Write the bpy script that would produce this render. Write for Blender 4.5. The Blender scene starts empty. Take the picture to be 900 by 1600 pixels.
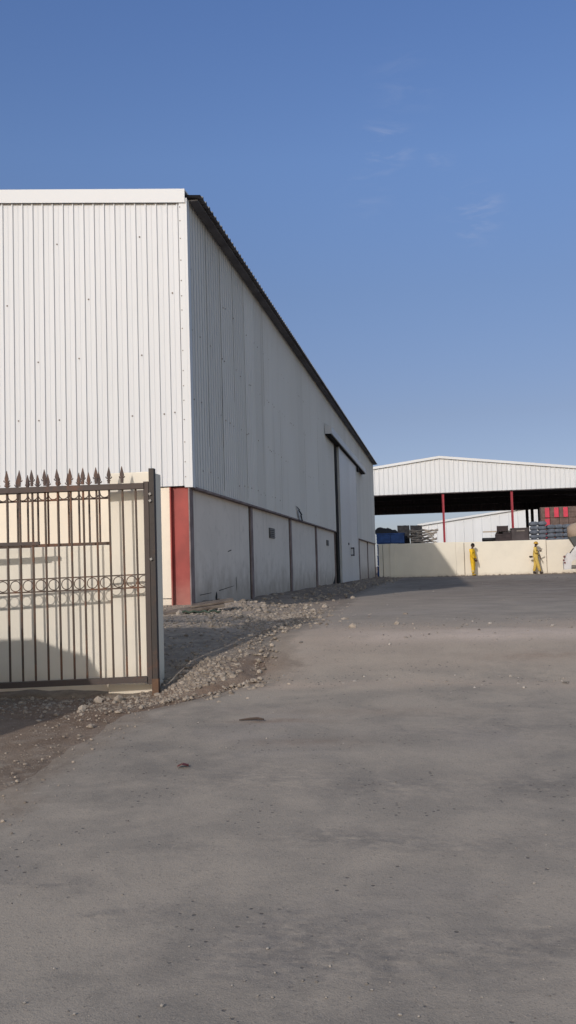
import bpy, bmesh, math, random
from math import sin, cos, radians, pi, atan2, sqrt
from mathutils import Vector, Matrix, noise as mn
random.seed(7)
D = bpy.data; S = bpy.context.scene; COL = S.collection

# ------------------------------------------------------------------ materials
def nodes_of(m):
    m.use_nodes = True
    return m.node_tree.nodes, m.node_tree.links
class NT:
    """small node-building helper"""
    def __init__(s, name):
        s.m = D.materials.new(name); s.n, s.l = nodes_of(s.m)
        s.b = s.n['Principled BSDF']; s.x = 0
        s.tc = s.n.new('ShaderNodeTexCoord'); s.geo = s.n.new('ShaderNodeNewGeometry')
    def inp(s, sock, v):
        if hasattr(v, 'is_output') or isinstance(v, bpy.types.NodeSocket): s.l.new(v, sock)
        else: sock.default_value = v
    def math(s, op, a, b=0.0, clamp=False):
        q = s.n.new('ShaderNodeMath'); q.operation = op; q.use_clamp = clamp
        s.inp(q.inputs[0], a); s.inp(q.inputs[1], b); return q.outputs[0]
    def mapping(s, scale=(1, 1, 1), src=None):
        q = s.n.new('ShaderNodeMapping'); q.inputs['Scale'].default_value = scale
        s.l.new(src or s.geo.outputs['Position'], q.inputs['Vector']); return q.outputs[0]
    def noise(s, scale, detail=4, rough=.55, vec=None, dist=0):
        q = s.n.new('ShaderNodeTexNoise'); q.inputs['Scale'].default_value = scale
        q.inputs['Detail'].default_value = detail; q.inputs['Roughness'].default_value = rough
        q.inputs['Distortion'].default_value = dist
        s.l.new(vec or s.geo.outputs['Position'], q.inputs['Vector']); return q.outputs['Fac']
    def ramp(s, v, lo, hi, a=0.0, b=1.0):
        q = s.n.new('ShaderNodeMapRange'); q.clamp = True
        q.interpolation_type = 'SMOOTHSTEP'
        s.inp(q.inputs['Value'], v)
        q.inputs['From Min'].default_value = lo; q.inputs['From Max'].default_value = hi
        q.inputs['To Min'].default_value = a; q.inputs['To Max'].default_value = b
        return q.outputs['Result']
    def mix(s, f, a, b, mode='MIX'):
        q = s.n.new('ShaderNodeMix'); q.data_type = 'RGBA'; q.blend_type = mode; q.clamp_factor = True
        s.inp(q.inputs[0], f)
        for k, v in ((6, a), (7, b)):
            if isinstance(v, tuple): v = (*v[:3], 1)
            s.inp(q.inputs[k], v)
        return q.outputs[2]
    def pos(s, axis):
        q = s.n.new('ShaderNodeSeparateXYZ'); s.l.new(s.geo.outputs['Position'], q.inputs[0])
        return q.outputs['XYZ'.index(axis)]
    def attr(s, name):
        q = s.n.new('ShaderNodeAttribute'); q.attribute_name = name; return q.outputs['Fac']
    def bump(s, h, strength=.3, dist=.01):
        q = s.n.new('ShaderNodeBump'); q.inputs['Strength'].default_value = strength
        q.inputs['Distance'].default_value = dist
        s.l.new(h, q.inputs['Height']); s.l.new(q.outputs[0], s.b.inputs['Normal'])
    def out(s, color, rough=.7, metal=0.0, spec=.3):
        s.inp(s.b.inputs['Base Color'], (*color, 1) if isinstance(color, tuple) else color)
        s.inp(s.b.inputs['Roughness'], rough); s.b.inputs['Metallic'].default_value = metal
        s.b.inputs['Specular IOR Level'].default_value = spec
        return s.m

def simple(name, c, c2=None, scale=6., rough=.75, bump=.15, bdist=.01, metal=0., spec=.25, detail=5):
    t = NT(name)
    c2 = c2 or tuple(v * .72 for v in c)
    f = t.ramp(t.noise(scale, detail), .35, .68)
    f2 = t.ramp(t.noise(scale * 7, 3), .3, .75, 0, .35)
    col = t.mix(f, c, c2); col = t.mix(f2, col, tuple(v * .8 for v in c))
    if bump: t.bump(t.noise(scale * 5, 4), bump, bdist)
    return t.out(col, rough, metal, spec)

M = {}
def cladding_mat(name, base, axis, dirt=.12, streak=.2):
    """painted sheet metal: sheet-to-sheet tone steps, rain streaks, dust towards the foot"""
    t = NT(name)
    k = t.math('FLOOR', t.math('MULTIPLY', t.pos(axis), 1 / .94))
    w = t.n.new('ShaderNodeTexWhiteNoise'); w.noise_dimensions = '1D'; t.l.new(k, w.inputs['W'])
    tone = t.ramp(w.outputs['Value'], 0, 1, .0, dirt)
    col = t.mix(tone, base, tuple(v * .62 for v in base))
    big = t.ramp(t.noise(.35, 3), .35, .75, 0, .25)
    col = t.mix(big, col, (base[0] * .86, base[1] * .84, base[2] * .80))
    if axis == 'Y':                                  # shade of the ribs painted in as dark lines
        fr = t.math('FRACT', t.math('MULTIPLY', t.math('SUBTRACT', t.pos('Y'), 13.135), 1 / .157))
        rib_shade = t.math('MULTIPLY', t.ramp(t.math('ABSOLUTE', t.math('SUBTRACT', fr, .88)), .15, .06), t.ramp(t.noise(.8, 4), .3, .6, .5, 1))
        col = t.mix(t.math('MULTIPLY', rib_shade, .75), col, tuple(v * .42 for v in base))
    st = t.noise(1.0, 5, .6, t.mapping((5, 5, .16)))
    col = t.mix(t.ramp(st, .55, .78, 0, streak), col, (base[0] * .55, base[1] * .52, base[2] * .48))
    sp = t.noise(38, 2, .5)
    col = t.mix(t.ramp(sp, .7, .78, 0, .22), col, (.25, .2, .16))
    t.bump(t.noise(1.6, 3, .5, t.mapping((1, 1, .5))), .25, .02)
    return t.out(col, .5, 0, .35)
M['front_clad'] = cladding_mat('painted_sheet_front', (.555, .565, .585), 'X', .10, .14)
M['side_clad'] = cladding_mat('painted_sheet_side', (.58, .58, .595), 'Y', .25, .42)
M['shed_clad'] = cladding_mat('painted_sheet_shed', (.59, .60, .615), 'X', .10, .10)
M['trim'] = cladding_mat('painted_trim', (.56, .57, .585), 'X', .03, .08)
M['roof'] = simple('galvanised_roof', (.30, .30, .31), (.2, .2, .21), 2, .45, .1, metal=.2)
M['shaded_sheet'] = simple('shaded_sheet_underside', (.075, .06, .064), (.05, .042, .045), 1.2, .85, 0)  # plain sheet inside the shed, its shade put into the dark colour
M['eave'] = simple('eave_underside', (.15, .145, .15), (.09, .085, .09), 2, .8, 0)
M['screw'] = simple('rusty_screw', (.20, .165, .145), rough=.8, bump=0)
M['joint'] = simple('dark_joint', (.02, .018, .018), rough=.95, bump=0)

def plaster(name, base, foot, z0, z1, stain=.5, streak=.25, seed=0, dust=.6):
    t = NT(name)
    n = t.noise(.9, 5, .6); n2 = t.noise(5.5, 5, .65)
    col = t.mix(t.ramp(n, .38, .72, 0, .55), base, tuple(v * .86 for v in base))
    col = t.mix(t.ramp(n2, .52, .78, 0, stain), col, tuple(v * .72 for v in base))
    st = t.noise(1.0, 4, .6, t.mapping((6, 6, .35)))
    col = t.mix(t.ramp(st, .56, .8, 0, streak), col, tuple(v * .55 for v in base))
    h = t.math('ADD', t.pos('Z'), t.math('MULTIPLY', t.math('SUBTRACT', t.noise(2.6, 5, .65), .5), (z1 - z0) * 1.3))
    col = t.mix(t.ramp(h, z1, z0, 0, dust), col, foot)
    t.bump(t.math('ADD', t.noise(9, 5), t.math('MULTIPLY', t.noise(60, 3), .3)), .22, .012)
    return t.out(col, .88, 0, .15)
M['block_wall'] = plaster('dirty_white_blockwork', (.70, .625, .56), (.33, .27, .22), -.62, .25, .7, .55, dust=.8)
M['cream_gate'] = plaster('cream_paint_gate_wall', (.70, .645, .55), (.45, .37, .28), -1.12, -.78, .18, .12, dust=.5)
M['cream_far'] = plaster('cream_paint_yard_wall', (.725, .665, .555), (.42, .35, .27), -.66, -.42, .14, .10, dust=.55)
M['cream_front'] = plaster('cream_paint_front_wall', (.72, .64, .53), (.4, .33, .26), -.6, -.3, .2, .15)

def red_mat():
    t = NT('red_oxide_paint')
    c = t.mix(t.ramp(t.noise(3, 5), .35, .7), (.32, .062, .052), (.24, .05, .043))
    h = t.math('ADD', t.pos('Z'), t.math('MULTIPLY', t.noise(6, 4), .5))
    c = t.mix(t.ramp(h, .35, -.35, 0, .55), c, (.36, .2, .16))
    t.bump(t.noise(30, 4), .15, .006)
    return t.out(c, .6, 0, .3)
M['red'] = red_mat()
M['red_far'] = simple('red_post_paint', (.33, .04, .055), (.26, .035, .05), 3, .6, 0)
M['flange'] = simple('weathered_flange', (.24, .19, .185), (.15, .11, .105), 4, .8)

def rust_mat(name, dark, rust, amt):
    t = NT(name)
    a = t.noise(3.2, 6, .65); b = t.noise(26, 5, .6)
    f = t.ramp(t.math('ADD', a, t.math('MULTIPLY', b, .3)), amt, amt + .2)
    c = t.mix(f, dark, rust)
    c = t.mix(t.ramp(b, .55, .75, 0, .5), c, tuple(v * .55 for v in dark))
    sc = t.noise(9, 6, .8, t.mapping((3, 3, .8)))
    c = t.mix(t.ramp(sc, .70, .76, 0, .5), c, (.33, .31, .29))
    t.bump(b, .35, .004)
    return t.out(c, .72, .15, .35)
M['gate_bar'] = rust_mat('rusty_bar', (.080, .058, .046), (.15, .072, .042), .62)
M['gate_frame'] = rust_mat('rusty_frame_tube', (.074, .058, .052), (.16, .07, .042), .70)
M['spike'] = rust_mat('rusty_casting', (.075, .055, .05), (.14, .075, .05), .6)

def ground_mat(name, asphalt):
    t = NT(name)
    p = t.geo.outputs['Position']
    n0 = t.noise(.55, 5, .6); n1 = t.noise(2.1, 6, .62, dist=.4); n2 = t.noise(9, 5, .6); n3 = t.noise(70, 4, .6)
    n4 = t.noise(1.0, 5, .6, t.mapping((.8, 1.15, 1)), .3)
    if asphalt:
        c = t.mix(t.ramp(n1, .36, .66), (.315, .271, .224), (.25, .219, .185))
        dk = t.attr('dark')
        c = t.mix(t.math('MULTIPLY', dk, t.ramp(n1, .3, .62, .35, 1.0)), c, (.165, .123, .093))
        worn = t.math('MULTIPLY', t.attr('worn'), t.ramp(t.math('ADD', t.math('MULTIPLY', n1, .35), t.math('MULTIPLY', t.noise(16, 5, .7), .65)), .34, .60), True)
        c = t.mix(t.math('MULTIPLY', worn, .62), c, (.118, .108, .102))
        blot = t.ramp(t.math('ADD', t.math('MULTIPLY', n4, .75), t.math('MULTIPLY', n2, .25)), .50, .66, 0, .5)
        c = t.mix(blot, c, (.165, .148, .130))
        lite = t.ramp(n0, .52, .72, 0, .55)
        c = t.mix(lite, c, (.30, .262, .232))
        sand = t.attr('sand')
        sf = t.math('MULTIPLY', sand, t.ramp(t.math('ADD', n1, t.math('MULTIPLY', n2, .5)), .48, .9, .5, 1.1), True)
        c = t.mix(sf, c, (.36, .292, .235))
        c = t.mix(t.math('MULTIPLY', t.attr('crest'), t.ramp(n1, .3, .6, .5, 1)), c, (.47, .385, .325))
        vg = t.ramp(t.math('ADD', t.attr('verge'), t.math('MULTIPLY', t.math('SUBTRACT', t.math('ADD', t.math('MULTIPLY', n1, .5), t.math('MULTIPLY', n2, .5)), .5), 2.2)), .25, .85)
        dc = t.mix(t.ramp(n1, .35, .68), (.26, .215, .172), (.20, .165, .133)); dc = t.mix(t.ramp(n2, .45, .72, 0, .7), dc, (.29, .25, .21))
        c = t.mix(vg, c, dc)
        ds = t.attr('dirt')
        c = t.mix(t.math('MULTIPLY', ds, t.ramp(n2, .35, .7, .45, 1), True), c, (.20, .142, .105))
    else:
        c = t.mix(t.ramp(n1, .35, .68), (.235, .185, .145), (.16, .122, .095))
        c = t.mix(t.ramp(n2, .45, .72, 0, .7), c, (.30, .255, .21))
        gr = t.attr('grey')
        c = t.mix(gr, c, t.mix(t.ramp(n2, .35, .7), (.185, .16, .138), (.28, .245, .205)))
        c = t.mix(t.math('MULTIPLY', t.attr('pale'), t.ramp(n2, .3, .6, .55, 1)), c, (.36, .295, .24))
        br = t.attr('brown')
        c = t.mix(t.math('MULTIPLY', br, t.ramp(n1, .3, .6, .5, 1)), c, (.17, .105, .068))
    # grit: fine light and dark specks
    v = t.n.new('ShaderNodeTexVoronoi'); v.inputs['Scale'].default_value = 55; t.l.new(p, v.inputs['Vector'])
    gs = t.math('MULTIPLY', t.ramp(v.outputs['Distance'], .16, .05), t.ramp(n2, .5, .62))
    c = t.mix(t.math('MULTIPLY', gs, .55), c, (.44, .40, .35))
    c = t.mix(t.ramp(n3, .56, .74, 0, .5), c, (.09, .078, .07))
    c = t.mix(t.ramp(n3, .40, .28, 0, .35), c, (.36, .32, .28))
    h = t.math('ADD', t.math('MULTIPLY', n2, .6), t.math('ADD', t.math('MULTIPLY', n3, .35), t.math('MULTIPLY', gs, .4)))
    if asphalt:
        # coarse broken skin where the top coat has worn off
        vv = t.n.new('ShaderNodeTexVoronoi'); vv.inputs['Scale'].default_value = 13; vv.feature = 'SMOOTH_F1'
        t.l.new(t.mapping((1, 1.6, 1)), vv.inputs['Vector'])
        h = t.math('ADD', h, t.math('MULTIPLY', t.math('MULTIPLY', vv.outputs['Distance'], t.attr('worn')), 1.0))
        fine = t.noise(190, 2, .5); h = t.math('ADD', h, t.math('MULTIPLY', fine, .25))
        pit = t.n.new('ShaderNodeTexVoronoi'); pit.inputs['Scale'].default_value = 17; t.l.new(p, pit.inputs['Vector'])
        pf = t.math('MULTIPLY', t.ramp(pit.outputs['Distance'], .19, .10), t.ramp(n1, .5, .58))
        c = t.mix(t.math('MULTIPLY', pf, .75), c, (.07, .062, .058)); h = t.math('SUBTRACT', h, t.math('MULTIPLY', pf, .5))
        c = t.mix(t.ramp(fine, .58, .72, 0, .35), c, (.40, .345, .30)); c = t.mix(t.ramp(fine, .42, .3, 0, .4), c, (.10, .088, .08))
    t.bump(h, .36 if asphalt else .8, .022 if asphalt else .035)
    return t.out(c, .93, 0, .12)
M['asphalt'] = ground_mat('dusty_asphalt', True)
M['dirt'] = ground_mat('stony_dirt', False)
def stone_mat(name, a, b):
    t = NT(name)
    oi = t.attr('tone')
    c = t.mix(oi, a, b)
    c = t.mix(t.ramp(t.noise(30, 4), .45, .7, 0, .5), c, tuple(v * .6 for v in a))
    t.bump(t.noise(45, 4), .4, .006)
    return t.out(c, .92, 0, .12)
M['stone'] = stone_mat('limestone', (.36, .305, .25), (.17, .14, .115))
M['pebble'] = stone_mat('pebble', (.36, .325, .29), (.10, .088, .08))

# ------------------------------------------------------------------ mesh helpers
class MB:
    def __init__(s): s.v = []; s.f = []; s.mi = []
    def add(s, vs, fs, m=0):
        o = len(s.v); s.v += [tuple(v) for v in vs]
        for f in fs: s.f.append(tuple(i + o for i in f)); s.mi.append(m)
        return s
    def box(s, x0, x1, y0, y1, z0, z1, m=0, bev=0):
        if bev:
            b = bev; bm = bmesh.new(); bmesh.ops.create_cube(bm, size=1)
            bmesh.ops.scale(bm, verts=bm.verts, vec=(x1 - x0, y1 - y0, z1 - z0))
            bmesh.ops.translate(bm, verts=bm.verts, vec=((x0 + x1) / 2, (y0 + y1) / 2, (z0 + z1) / 2))
            bmesh.ops.bevel(bm, geom=bm.edges[:], offset=b, segments=2, affect='EDGES', profile=.5)
            s.bm(bm, m); return s
        vs = [(x, y, z) for x in (x0, x1) for y in (y0, y1) for z in (z0, z1)]
        return s.add(vs, [(0, 1, 3, 2), (4, 6, 7, 5), (0, 4, 5, 1), (2, 3, 7, 6), (0, 2, 6, 4), (1, 5, 7, 3)], m)
    def bm(s, bm, m=0):
        bm.verts.index_update()
        s.add([v.co[:] for v in bm.verts], [[v.index for v in f.verts] for f in bm.faces], m); bm.free()
    def bar(s, p, q, w, h=None, m=0, up=(0, 0, 1)):
        """box beam of section w x h from p to q"""
        h = h or w; p = Vector(p); q = Vector(q); d = (q - p).normalized(); u = Vector(up)
        if abs(d.dot(u)) > .95: u = Vector((0, 1, 0))
        a = d.cross(u).normalized(); b = a.cross(d).normalized()
        vs = [c + a * i * w / 2 + b * j * h / 2 for c in (p, q) for i, j in ((-1, -1), (1, -1), (1, 1), (-1, 1))]
        return s.add(vs, [(3, 2, 1, 0), (4, 5, 6, 7), (0, 1, 5, 4), (1, 2, 6, 5), (2, 3, 7, 6), (3, 0, 4, 7)], m)
    def tube(s, pts, r, n=8, m=0, cap=True):
        pts = [Vector(p) for p in pts]; rs = r if isinstance(r, (list, tuple)) else [r] * len(pts)
        vs = []; fs = []; ref = None
        for i, p in enumerate(pts):
            d = (pts[min(i + 1, len(pts) - 1)] - pts[max(i - 1, 0)]).normalized()
            if ref is None:
                ref = d.cross(Vector((0, 0, 1)) if abs(d.z) < .9 else Vector((0, 1, 0))).normalized()
            ref = (ref - d * ref.dot(d)).normalized(); b = d.cross(ref)
            for k in range(n):
                a = 2 * pi * k / n; vs.append(p + (ref * cos(a) + b * sin(a)) * rs[i])
        for i in range(len(pts) - 1):
            for k in range(n):
                fs.append((i * n + k, i * n + (k + 1) % n, (i + 1) * n + (k + 1) % n, (i + 1) * n + k))
        if cap:
            fs.append(tuple(range(n - 1, -1, -1))); fs.append(tuple(range((len(pts) - 1) * n, len(pts) * n)))
        return s.add(vs, fs, m)
    def prism(s, poly, y0, y1, m=0, axis='Y'):
        """polygon in XZ (axis Y) or YZ (axis X) extruded along the axis"""
        n = len(poly)
        mk = (lambda a, b, t: (a, t, b)) if axis == 'Y' else (lambda a, b, t: (t, a, b))
        vs = [mk(a, b, y0) for a, b in poly] + [mk(a, b, y1) for a, b in poly]
        fs = [tuple(range(n)), tuple(range(2 * n - 1, n - 1, -1))] + [(i, i + n, (i + 1) % n + n, (i + 1) % n) for i in range(n)]
        return s.add(vs, fs, m)
    def build(s, name, mats, parent=None, smooth=False, fix=True):
        me = D.meshes.new(name); off = Vector(world_of(parent)) if parent else Vector((0, 0, 0))
        me.from_pydata([Vector(v) - off for v in s.v], [], s.f)
        mats = mats if isinstance(mats, (list, tuple)) else [mats]
        for m in mats: me.materials.append(m)
        me.polygons.foreach_set('material_index', s.mi)
        if fix:
            b = bmesh.new(); b.from_mesh(me); bmesh.ops.recalc_face_normals(b, faces=b.faces[:]); b.to_mesh(me); b.free()
        if smooth: me.polygons.foreach_set('use_smooth', [True] * len(me.polygons))
        me.update()
        o = D.objects.new(name, me); COL.objects.link(o)
        if parent: o.parent = parent
        return o
def world_of(o):
    v = Vector((0, 0, 0))
    while o is not None: v += o.location; o = o.parent
    return v
def tag(o, label=None, cat=None, group=None, kind=None):
    if label: o['label'] = label
    if cat: o['category'] = cat
    if group: o['group'] = group
    if kind: o['kind'] = kind
    return o
def thing(name, label, cat, loc, group=None):
    o = D.objects.new(name, None); o.location = loc; o.empty_display_size = .2; COL.objects.link(o)
    return tag(o, label, cat, group)
def copy_tree(o, parent=None):
    c = o.copy(); COL.objects.link(c)
    if parent: c.parent = parent
    for ch in [x for x in D.objects if x.parent == o]: copy_tree(ch, c)
    return c
def ordinal(i): return ['topmost', 'second from the top', 'third from the top', 'fourth from the top', 'fifth from the top', 'sixth from the top', 'seventh from the top', 'eighth from the top'][i]
def sstep(a, b, x):
    t = min(1, max(0, (x - a) / (b - a))); return t * t * (3 - 2 * t)
def nz(x, y, s, o=0): return mn.noise(Vector((x * s, y * s, o)))

# ------------------------------------------------------------------ terrain (z = 0 is the height of the eye)
PROF = [(-40, -1.5), (0, -1.45), (3, -1.385), (5, -1.245), (6.5, -1.155), (7.5, -1.095), (8.3, -1.02), (9.0, -.865), (9.8, -.705),
        (10.6, -.645), (13, -.60), (20, -.575), (51, -.625), (120, -.62), (4000, -.6)]
def prof(y):
    for (a, za), (b, zb) in zip(PROF, PROF[1:]):
        if y <= b: break
    t = max(0, min(1, (y - a) / (b - a))); return za + (zb - za) * t
def profs(y):                     # smoothed
    w = .35 if 6 < y < 14 else .8
    return (prof(y - w) + 2 * prof(y) + prof(y + w)) / 4
EDGE = [(-30, -2.6), (3, -2.68), (5.06, -2.78), (5.74, -2.84), (7.3, -2.8), (7.8, -2.35), (8.4, -1.9), (9.0, -1.95), (9.6, -2.05), (11, -1.95), (13, -1.95), (16, -2.0), (20, -2.2), (30, -2.4), (51, -2.6), (60, -2.6)]
def edge(y):
    for (a, xa), (b, xb) in zip(EDGE, EDGE[1:]):
        if y <= b: break
    t = max(0, min(1, (y - a) / (b - a))); return xa + (xb - xa) * t
def base_z(x, y): return profs(y)
def ground_z(x, y):
    z = base_z(x, y)
    left = sstep(edge(y) + .15, edge(y) - .7, x) if y < 52 else 0
    if left > 0 and x > -14:
        z += left * (.03 * nz(x, y, 1.7) + .022 * nz(x, y, 5.1, 3))
        if 9.5 < y < 14 and x > -6: z += left * .10 * sstep(9.5, 11.5, y) * sstep(-1.6, -2.8, x)
        if y > 12: z += left * (.07 + .05 * nz(x, y, .9, 9)) * sstep(-2.2, -3.2, x) * sstep(12, 14, y)
        z -= .075 * sstep(-2.15, -2.55, x) * sstep(7.4, 8.0, y) * sstep(8.9, 8.5, y)
        # the stone heap at the end of the gate wall
        d = ((x + 2.1) / .55) ** 2 + ((y - 8.5) / .6) ** 2
        z += .07 * math.exp(-d)
    return z

def axis_steps(segs):
    out = []
    for a, b, st in segs:
        n = max(1, round((b - a) / st)); out += [a + (b - a) * i / n for i in range(n)]
    out.append(segs[-1][1]); return out
def grid_mesh(name, xs_of, ys, zf, attrs, mat):
    v = []; f = []; cols = {k: [] for k in attrs}; nx = None
    for y in ys:
        xs = xs_of(y); nx = len(xs)
        for i, x in enumerate(xs):
            v.append((x, y, zf(x, y, i)))
            for k, fn in attrs.items(): cols[k].append(max(0., min(1., fn(x, y))))
    for j in range(len(ys) - 1):
        for i in range(nx - 1):
            a = j * nx + i; f.append((a, a + 1, a + nx + 1, a + nx))
    me = D.meshes.new(name); me.from_pydata(v, [], f); me.materials.append(mat)
    for k in attrs:
        at = me.attributes.new(k, 'FLOAT', 'POINT'); at.data.foreach_set('value', cols[k])
    me.polygons.foreach_set('use_smooth', [True] * len(me.polygons)); me.update()
    o = D.objects.new(name, me); COL.objects.link(o); return o

gxs = axis_steps([(-2500, -600, 600), (-600, -120, 80), (-120, -30, 15), (-30, -8, 2), (-8, -4.4, .3), (-4.4, -1.2, .07), (-1.2, 4, .8), (4, 16, 2), (16, 60, 11), (60, 600, 90), (600, 2500, 600)])
gys = axis_steps([(-300, -40, 60), (-40, -4, 4), (-4, 3, 1), (3, 14, .07), (14, 52, .45), (52, 120, 4), (120, 600, 60), (600, 4000, 600)])
def g_grey(x, y): return sstep(8.0, 8.4, y) * sstep(12.2, 11.2, y) * .9 if x > -4 else 0
def g_pale(x, y): return sstep(9.9, 10.7, y) * sstep(-1.2, -1.9, x) * sstep(20, 13, y) * (.8 + .5 * nz(x, y, 1.5, 5)) if -4 < x < 0 else 0
def g_brown(x, y): return .9 * math.exp(-(((x + 1.75) / .45) ** 2 + ((y - 8.75) / .5) ** 2)) + .5 * sstep(5.5, 7.5, y) * sstep(8.4, 8, y)
ground = grid_mesh('ground', lambda y: gxs, gys, lambda x, y, i: ground_z(x, y), dict(pale=g_pale, grey=g_grey, brown=g_brown), M['dirt'])
tag(ground, kind='structure')

dys = axis_steps([(-20, 0, 2), (0, 3, .3), (3, 14, .07), (14, 51.38, .35)])
U = [0, .02, .045, .08, .12, .17, .23, .3] + axis_steps([(.4, 5, .12), (5, 17, .6)])
def dxs(y):
    e = edge(y) + .11 * nz(0, y, 1.3, 5) + .05 * nz(0, y, 6, 8)
    return [e + u for u in U]
def dz(x, y, i):
    z = base_z(x, y) + .014 + .012 * nz(x, y, .8, 2) + .004 * nz(x, y, 4, 4)
    if U[i] < .45:
        t = sstep(0, .45, U[i]); z = (ground_z(x, y) - .03) * (1 - t) + (max(z, ground_z(x, y) + .012)) * t
    if 8.1 < y < 8.6: z += .01 * nz(x, y, 3, 7)
    return z
def a_sand(x, y):
    e = x - edge(y); w = .3 * nz(x, y, 1.1, 1)
    s = .8 * sstep(.9, .05, e + w) * sstep(7.2, 8.6, y)
    s += .55 * sstep(.28, .02, e + w * .3) * sstep(8, 7, y)
    s += 1.0 * math.exp(-((y - 10.15 - w * .6 - .05 * x) / .42) ** 2) * (.75 + .5 * nz(x, y, .9, 3))
    s += .9 * math.exp(-((y - 8.22 - .12 * nz(x, y, 1.4, 2)) / .13) ** 2) * (.8 + .5 * nz(x, y, 1.3, 6))
    s += .42 * sstep(8.3, 9.0, y) * sstep(12.5, 10.2, y)
    s += .35 * sstep(11, 13, y) * sstep(30, 15, y) * sstep(3.0, -1.5, x)
    return s
def a_dark(x, y):
    d = sstep(12.5, 25, y + 1.5 * nz(x, y, .3, 3) + x * .8) * (.75 + .6 * nz(x, y, .16, 6))
    return d * sstep(-2.2, .5, x + (y - 12) * .05) * .95
def a_worn(x, y):
    w = 0
    for cx, cy, rx, ry, k in ((-.55, 3.42, .36, .26, 1), (-.25, 3.36, .3, .2, .8), (.28, 3.5, .24, .17, .75), (.05, 3.45, .2, .12, .5), (-.45, 4.5, .42, .13, .8), (-.05, 4.42, .3, .1, .6), (.33, 4.5, .3, .12, .5), (-1.05, 5.5, .7, .26, .55), (-.36, 5.35, .6, .2, .55), (.47, 5.4, .42, .22, .6), (-1.4, 3.65, .1, .035, 1), (-1.72, 3.9, .25, .07, .6), (-1.1, 3.7, .25, .1, .5), (-1.25, 4.35, .22, .08, .5), (.3, 6.7, 1.0, .3, .4)):
        w = max(w, k * math.exp(-((x - cx + .08 * nz(x, y, 2.2)) / rx) ** 2 - ((y - cy + .05 * nz(x, y, 2.2, 5)) / (ry * 1.15)) ** 2))
    return w * 1.15
def a_dirt(x, y):
    w = 0
    for cx, cy, rx, ry, k in ((-1.25, 7.0, .33, .05, 1), (-.95, 6.35, .4, .12, .5), (-.7, 7.3, .8, .12, .35), (.9, 9.0, .5, .12, .5), (-1.72, 8.85, .26, .28, 1.0)):
        w = max(w, k * math.exp(-((x - cx) / rx) ** 2 - ((y - cy + .05 * nz(x, y, 3)) / ry) ** 2))
    return w
drive = grid_mesh('driveway', dxs, dys, dz, dict(crest=lambda x, y: sstep(9.35, 9.8, y) * sstep(10.25, 9.95, y + .12 * nz(x, y, 1.2, 8)) * sstep(-1.3, -.6, x) * (.75 + .5 * nz(x, y, .8, 3)), verge=lambda x, y: 1.15 * sstep((.85 if 8.0 < y < 12.5 else .72), .22, x - edge(y) + .12 * nz(x, y, 2.5, 6)), sand=a_sand, dark=a_dark, worn=a_worn, dirt=a_dirt), M['asphalt'])
tag(drive, kind='structure')
def surf_z(x, y):
    e = edge(y); return base_z(x, y) + .014 if (x > e + .06 and y < 51.3) else ground_z(x, y)

# ------------------------------------------------------------------ stones
def rock(r, seed, flat=.7):
    bm = bmesh.new(); bmesh.ops.create_icosphere(bm, subdivisions=1, radius=r)
    rr = random.Random(seed)
    sx, sy, sz = rr.uniform(.75, 1.35), rr.uniform(.7, 1.2), rr.uniform(.5, .9) * flat / .7
    for v in bm.verts:
        k = rr.uniform(.72, 1.12); v.co = Vector((v.co.x * sx * k, v.co.y * sy * k, v.co.z * sz * k))
    return bm
PROT = []
for i in range(14):
    b = rock(1, i); b.verts.index_update()
    PROT.append(([v.co.copy() for v in b.verts], [tuple(v.index for v in f.verts) for f in b.faces])); b.free()
def scatter(name, label, cat, pts, mat):
    v = []; f = []; tone = []
    for x, y, r in pts:
        pv, pf = random.choice(PROT); a = random.uniform(0, 2 * pi); ca, sa = cos(a), sin(a); o = len(v)
        z = surf_z(x, y) + r * random.uniform(-.1, .25); t = min(1, max(0, random.gauss(.55, .3)))
        for p in pv: v.append((x + r * (p.x * ca - p.y * sa), y + r * (p.x * sa + p.y * ca), z + r * p.z)); tone.append(t)
        f += [tuple(i + o for i in q) for q in pf]
    me = D.meshes.new(name); me.from_pydata(v, [], f); me.materials.append(mat)
    at = me.attributes.new('tone', 'FLOAT', 'POINT'); at.data.foreach_set('value', tone); me.update()
    o = D.objects.new(name, me); COL.objects.link(o)
    return tag(o, label, cat, kind='stuff')
pts = []
R = random.Random(3)
def lr(lo, hi): return lo * (hi / lo) ** (R.random() ** 2.2)
for _ in range(1500):                                   # heap at the end of the gate wall
    x, y = R.gauss(-2.16, .29), R.gauss(8.4, .34)
    if x < -2.72 and y > 8.2: continue
    if y > 10.5 or x > -1.0 or (((x + 1.72) / .3) ** 2 + ((y - 8.8) / .3) ** 2 < 1 and R.random() < .8): continue
    pts.append((x, y, lr(.005, .034)))
for _ in range(2400):                                   # along the foot of the gate wall and the verge before it
    x, y = R.uniform(-5, -2.1), 8.22 - abs(R.gauss(0, .55))
    if x > edge(y) + .25: continue
    pts.append((x, y, lr(.004, .026)))
for _ in range(800):
    y = R.uniform(3.6, 8.2); x = edge(y) + R.gauss(.1, .25); pts.append((x, y, lr(.003, .014)))
for _ in range(1500):                                   # stones spilling over the asphalt edge
    y = R.uniform(8.1, 13.5); x = edge(y) + R.gauss(.02, .16)
    if y < 8.75 and x < -2.5: continue
    pts.append((x, y, lr(.004, .024)))
for _ in range(2800):                                   # bank between the wall end and the warehouse corner
    y = R.uniform(8.7, 12.9); x = R.uniform(-4.6, edge(y) + .35)
    if y < 8.75 and x < -2.5: continue
    pts.append((x, y, lr(.006, .03)))
for _ in range(1100):
    y = 10.4 + abs(R.gauss(0, 1.6)); x = R.gauss(-2.4, .55)
    if x < -3.42 and y > 12.6: continue
    pts.append((x, y, lr(.008, .045)))
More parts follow.
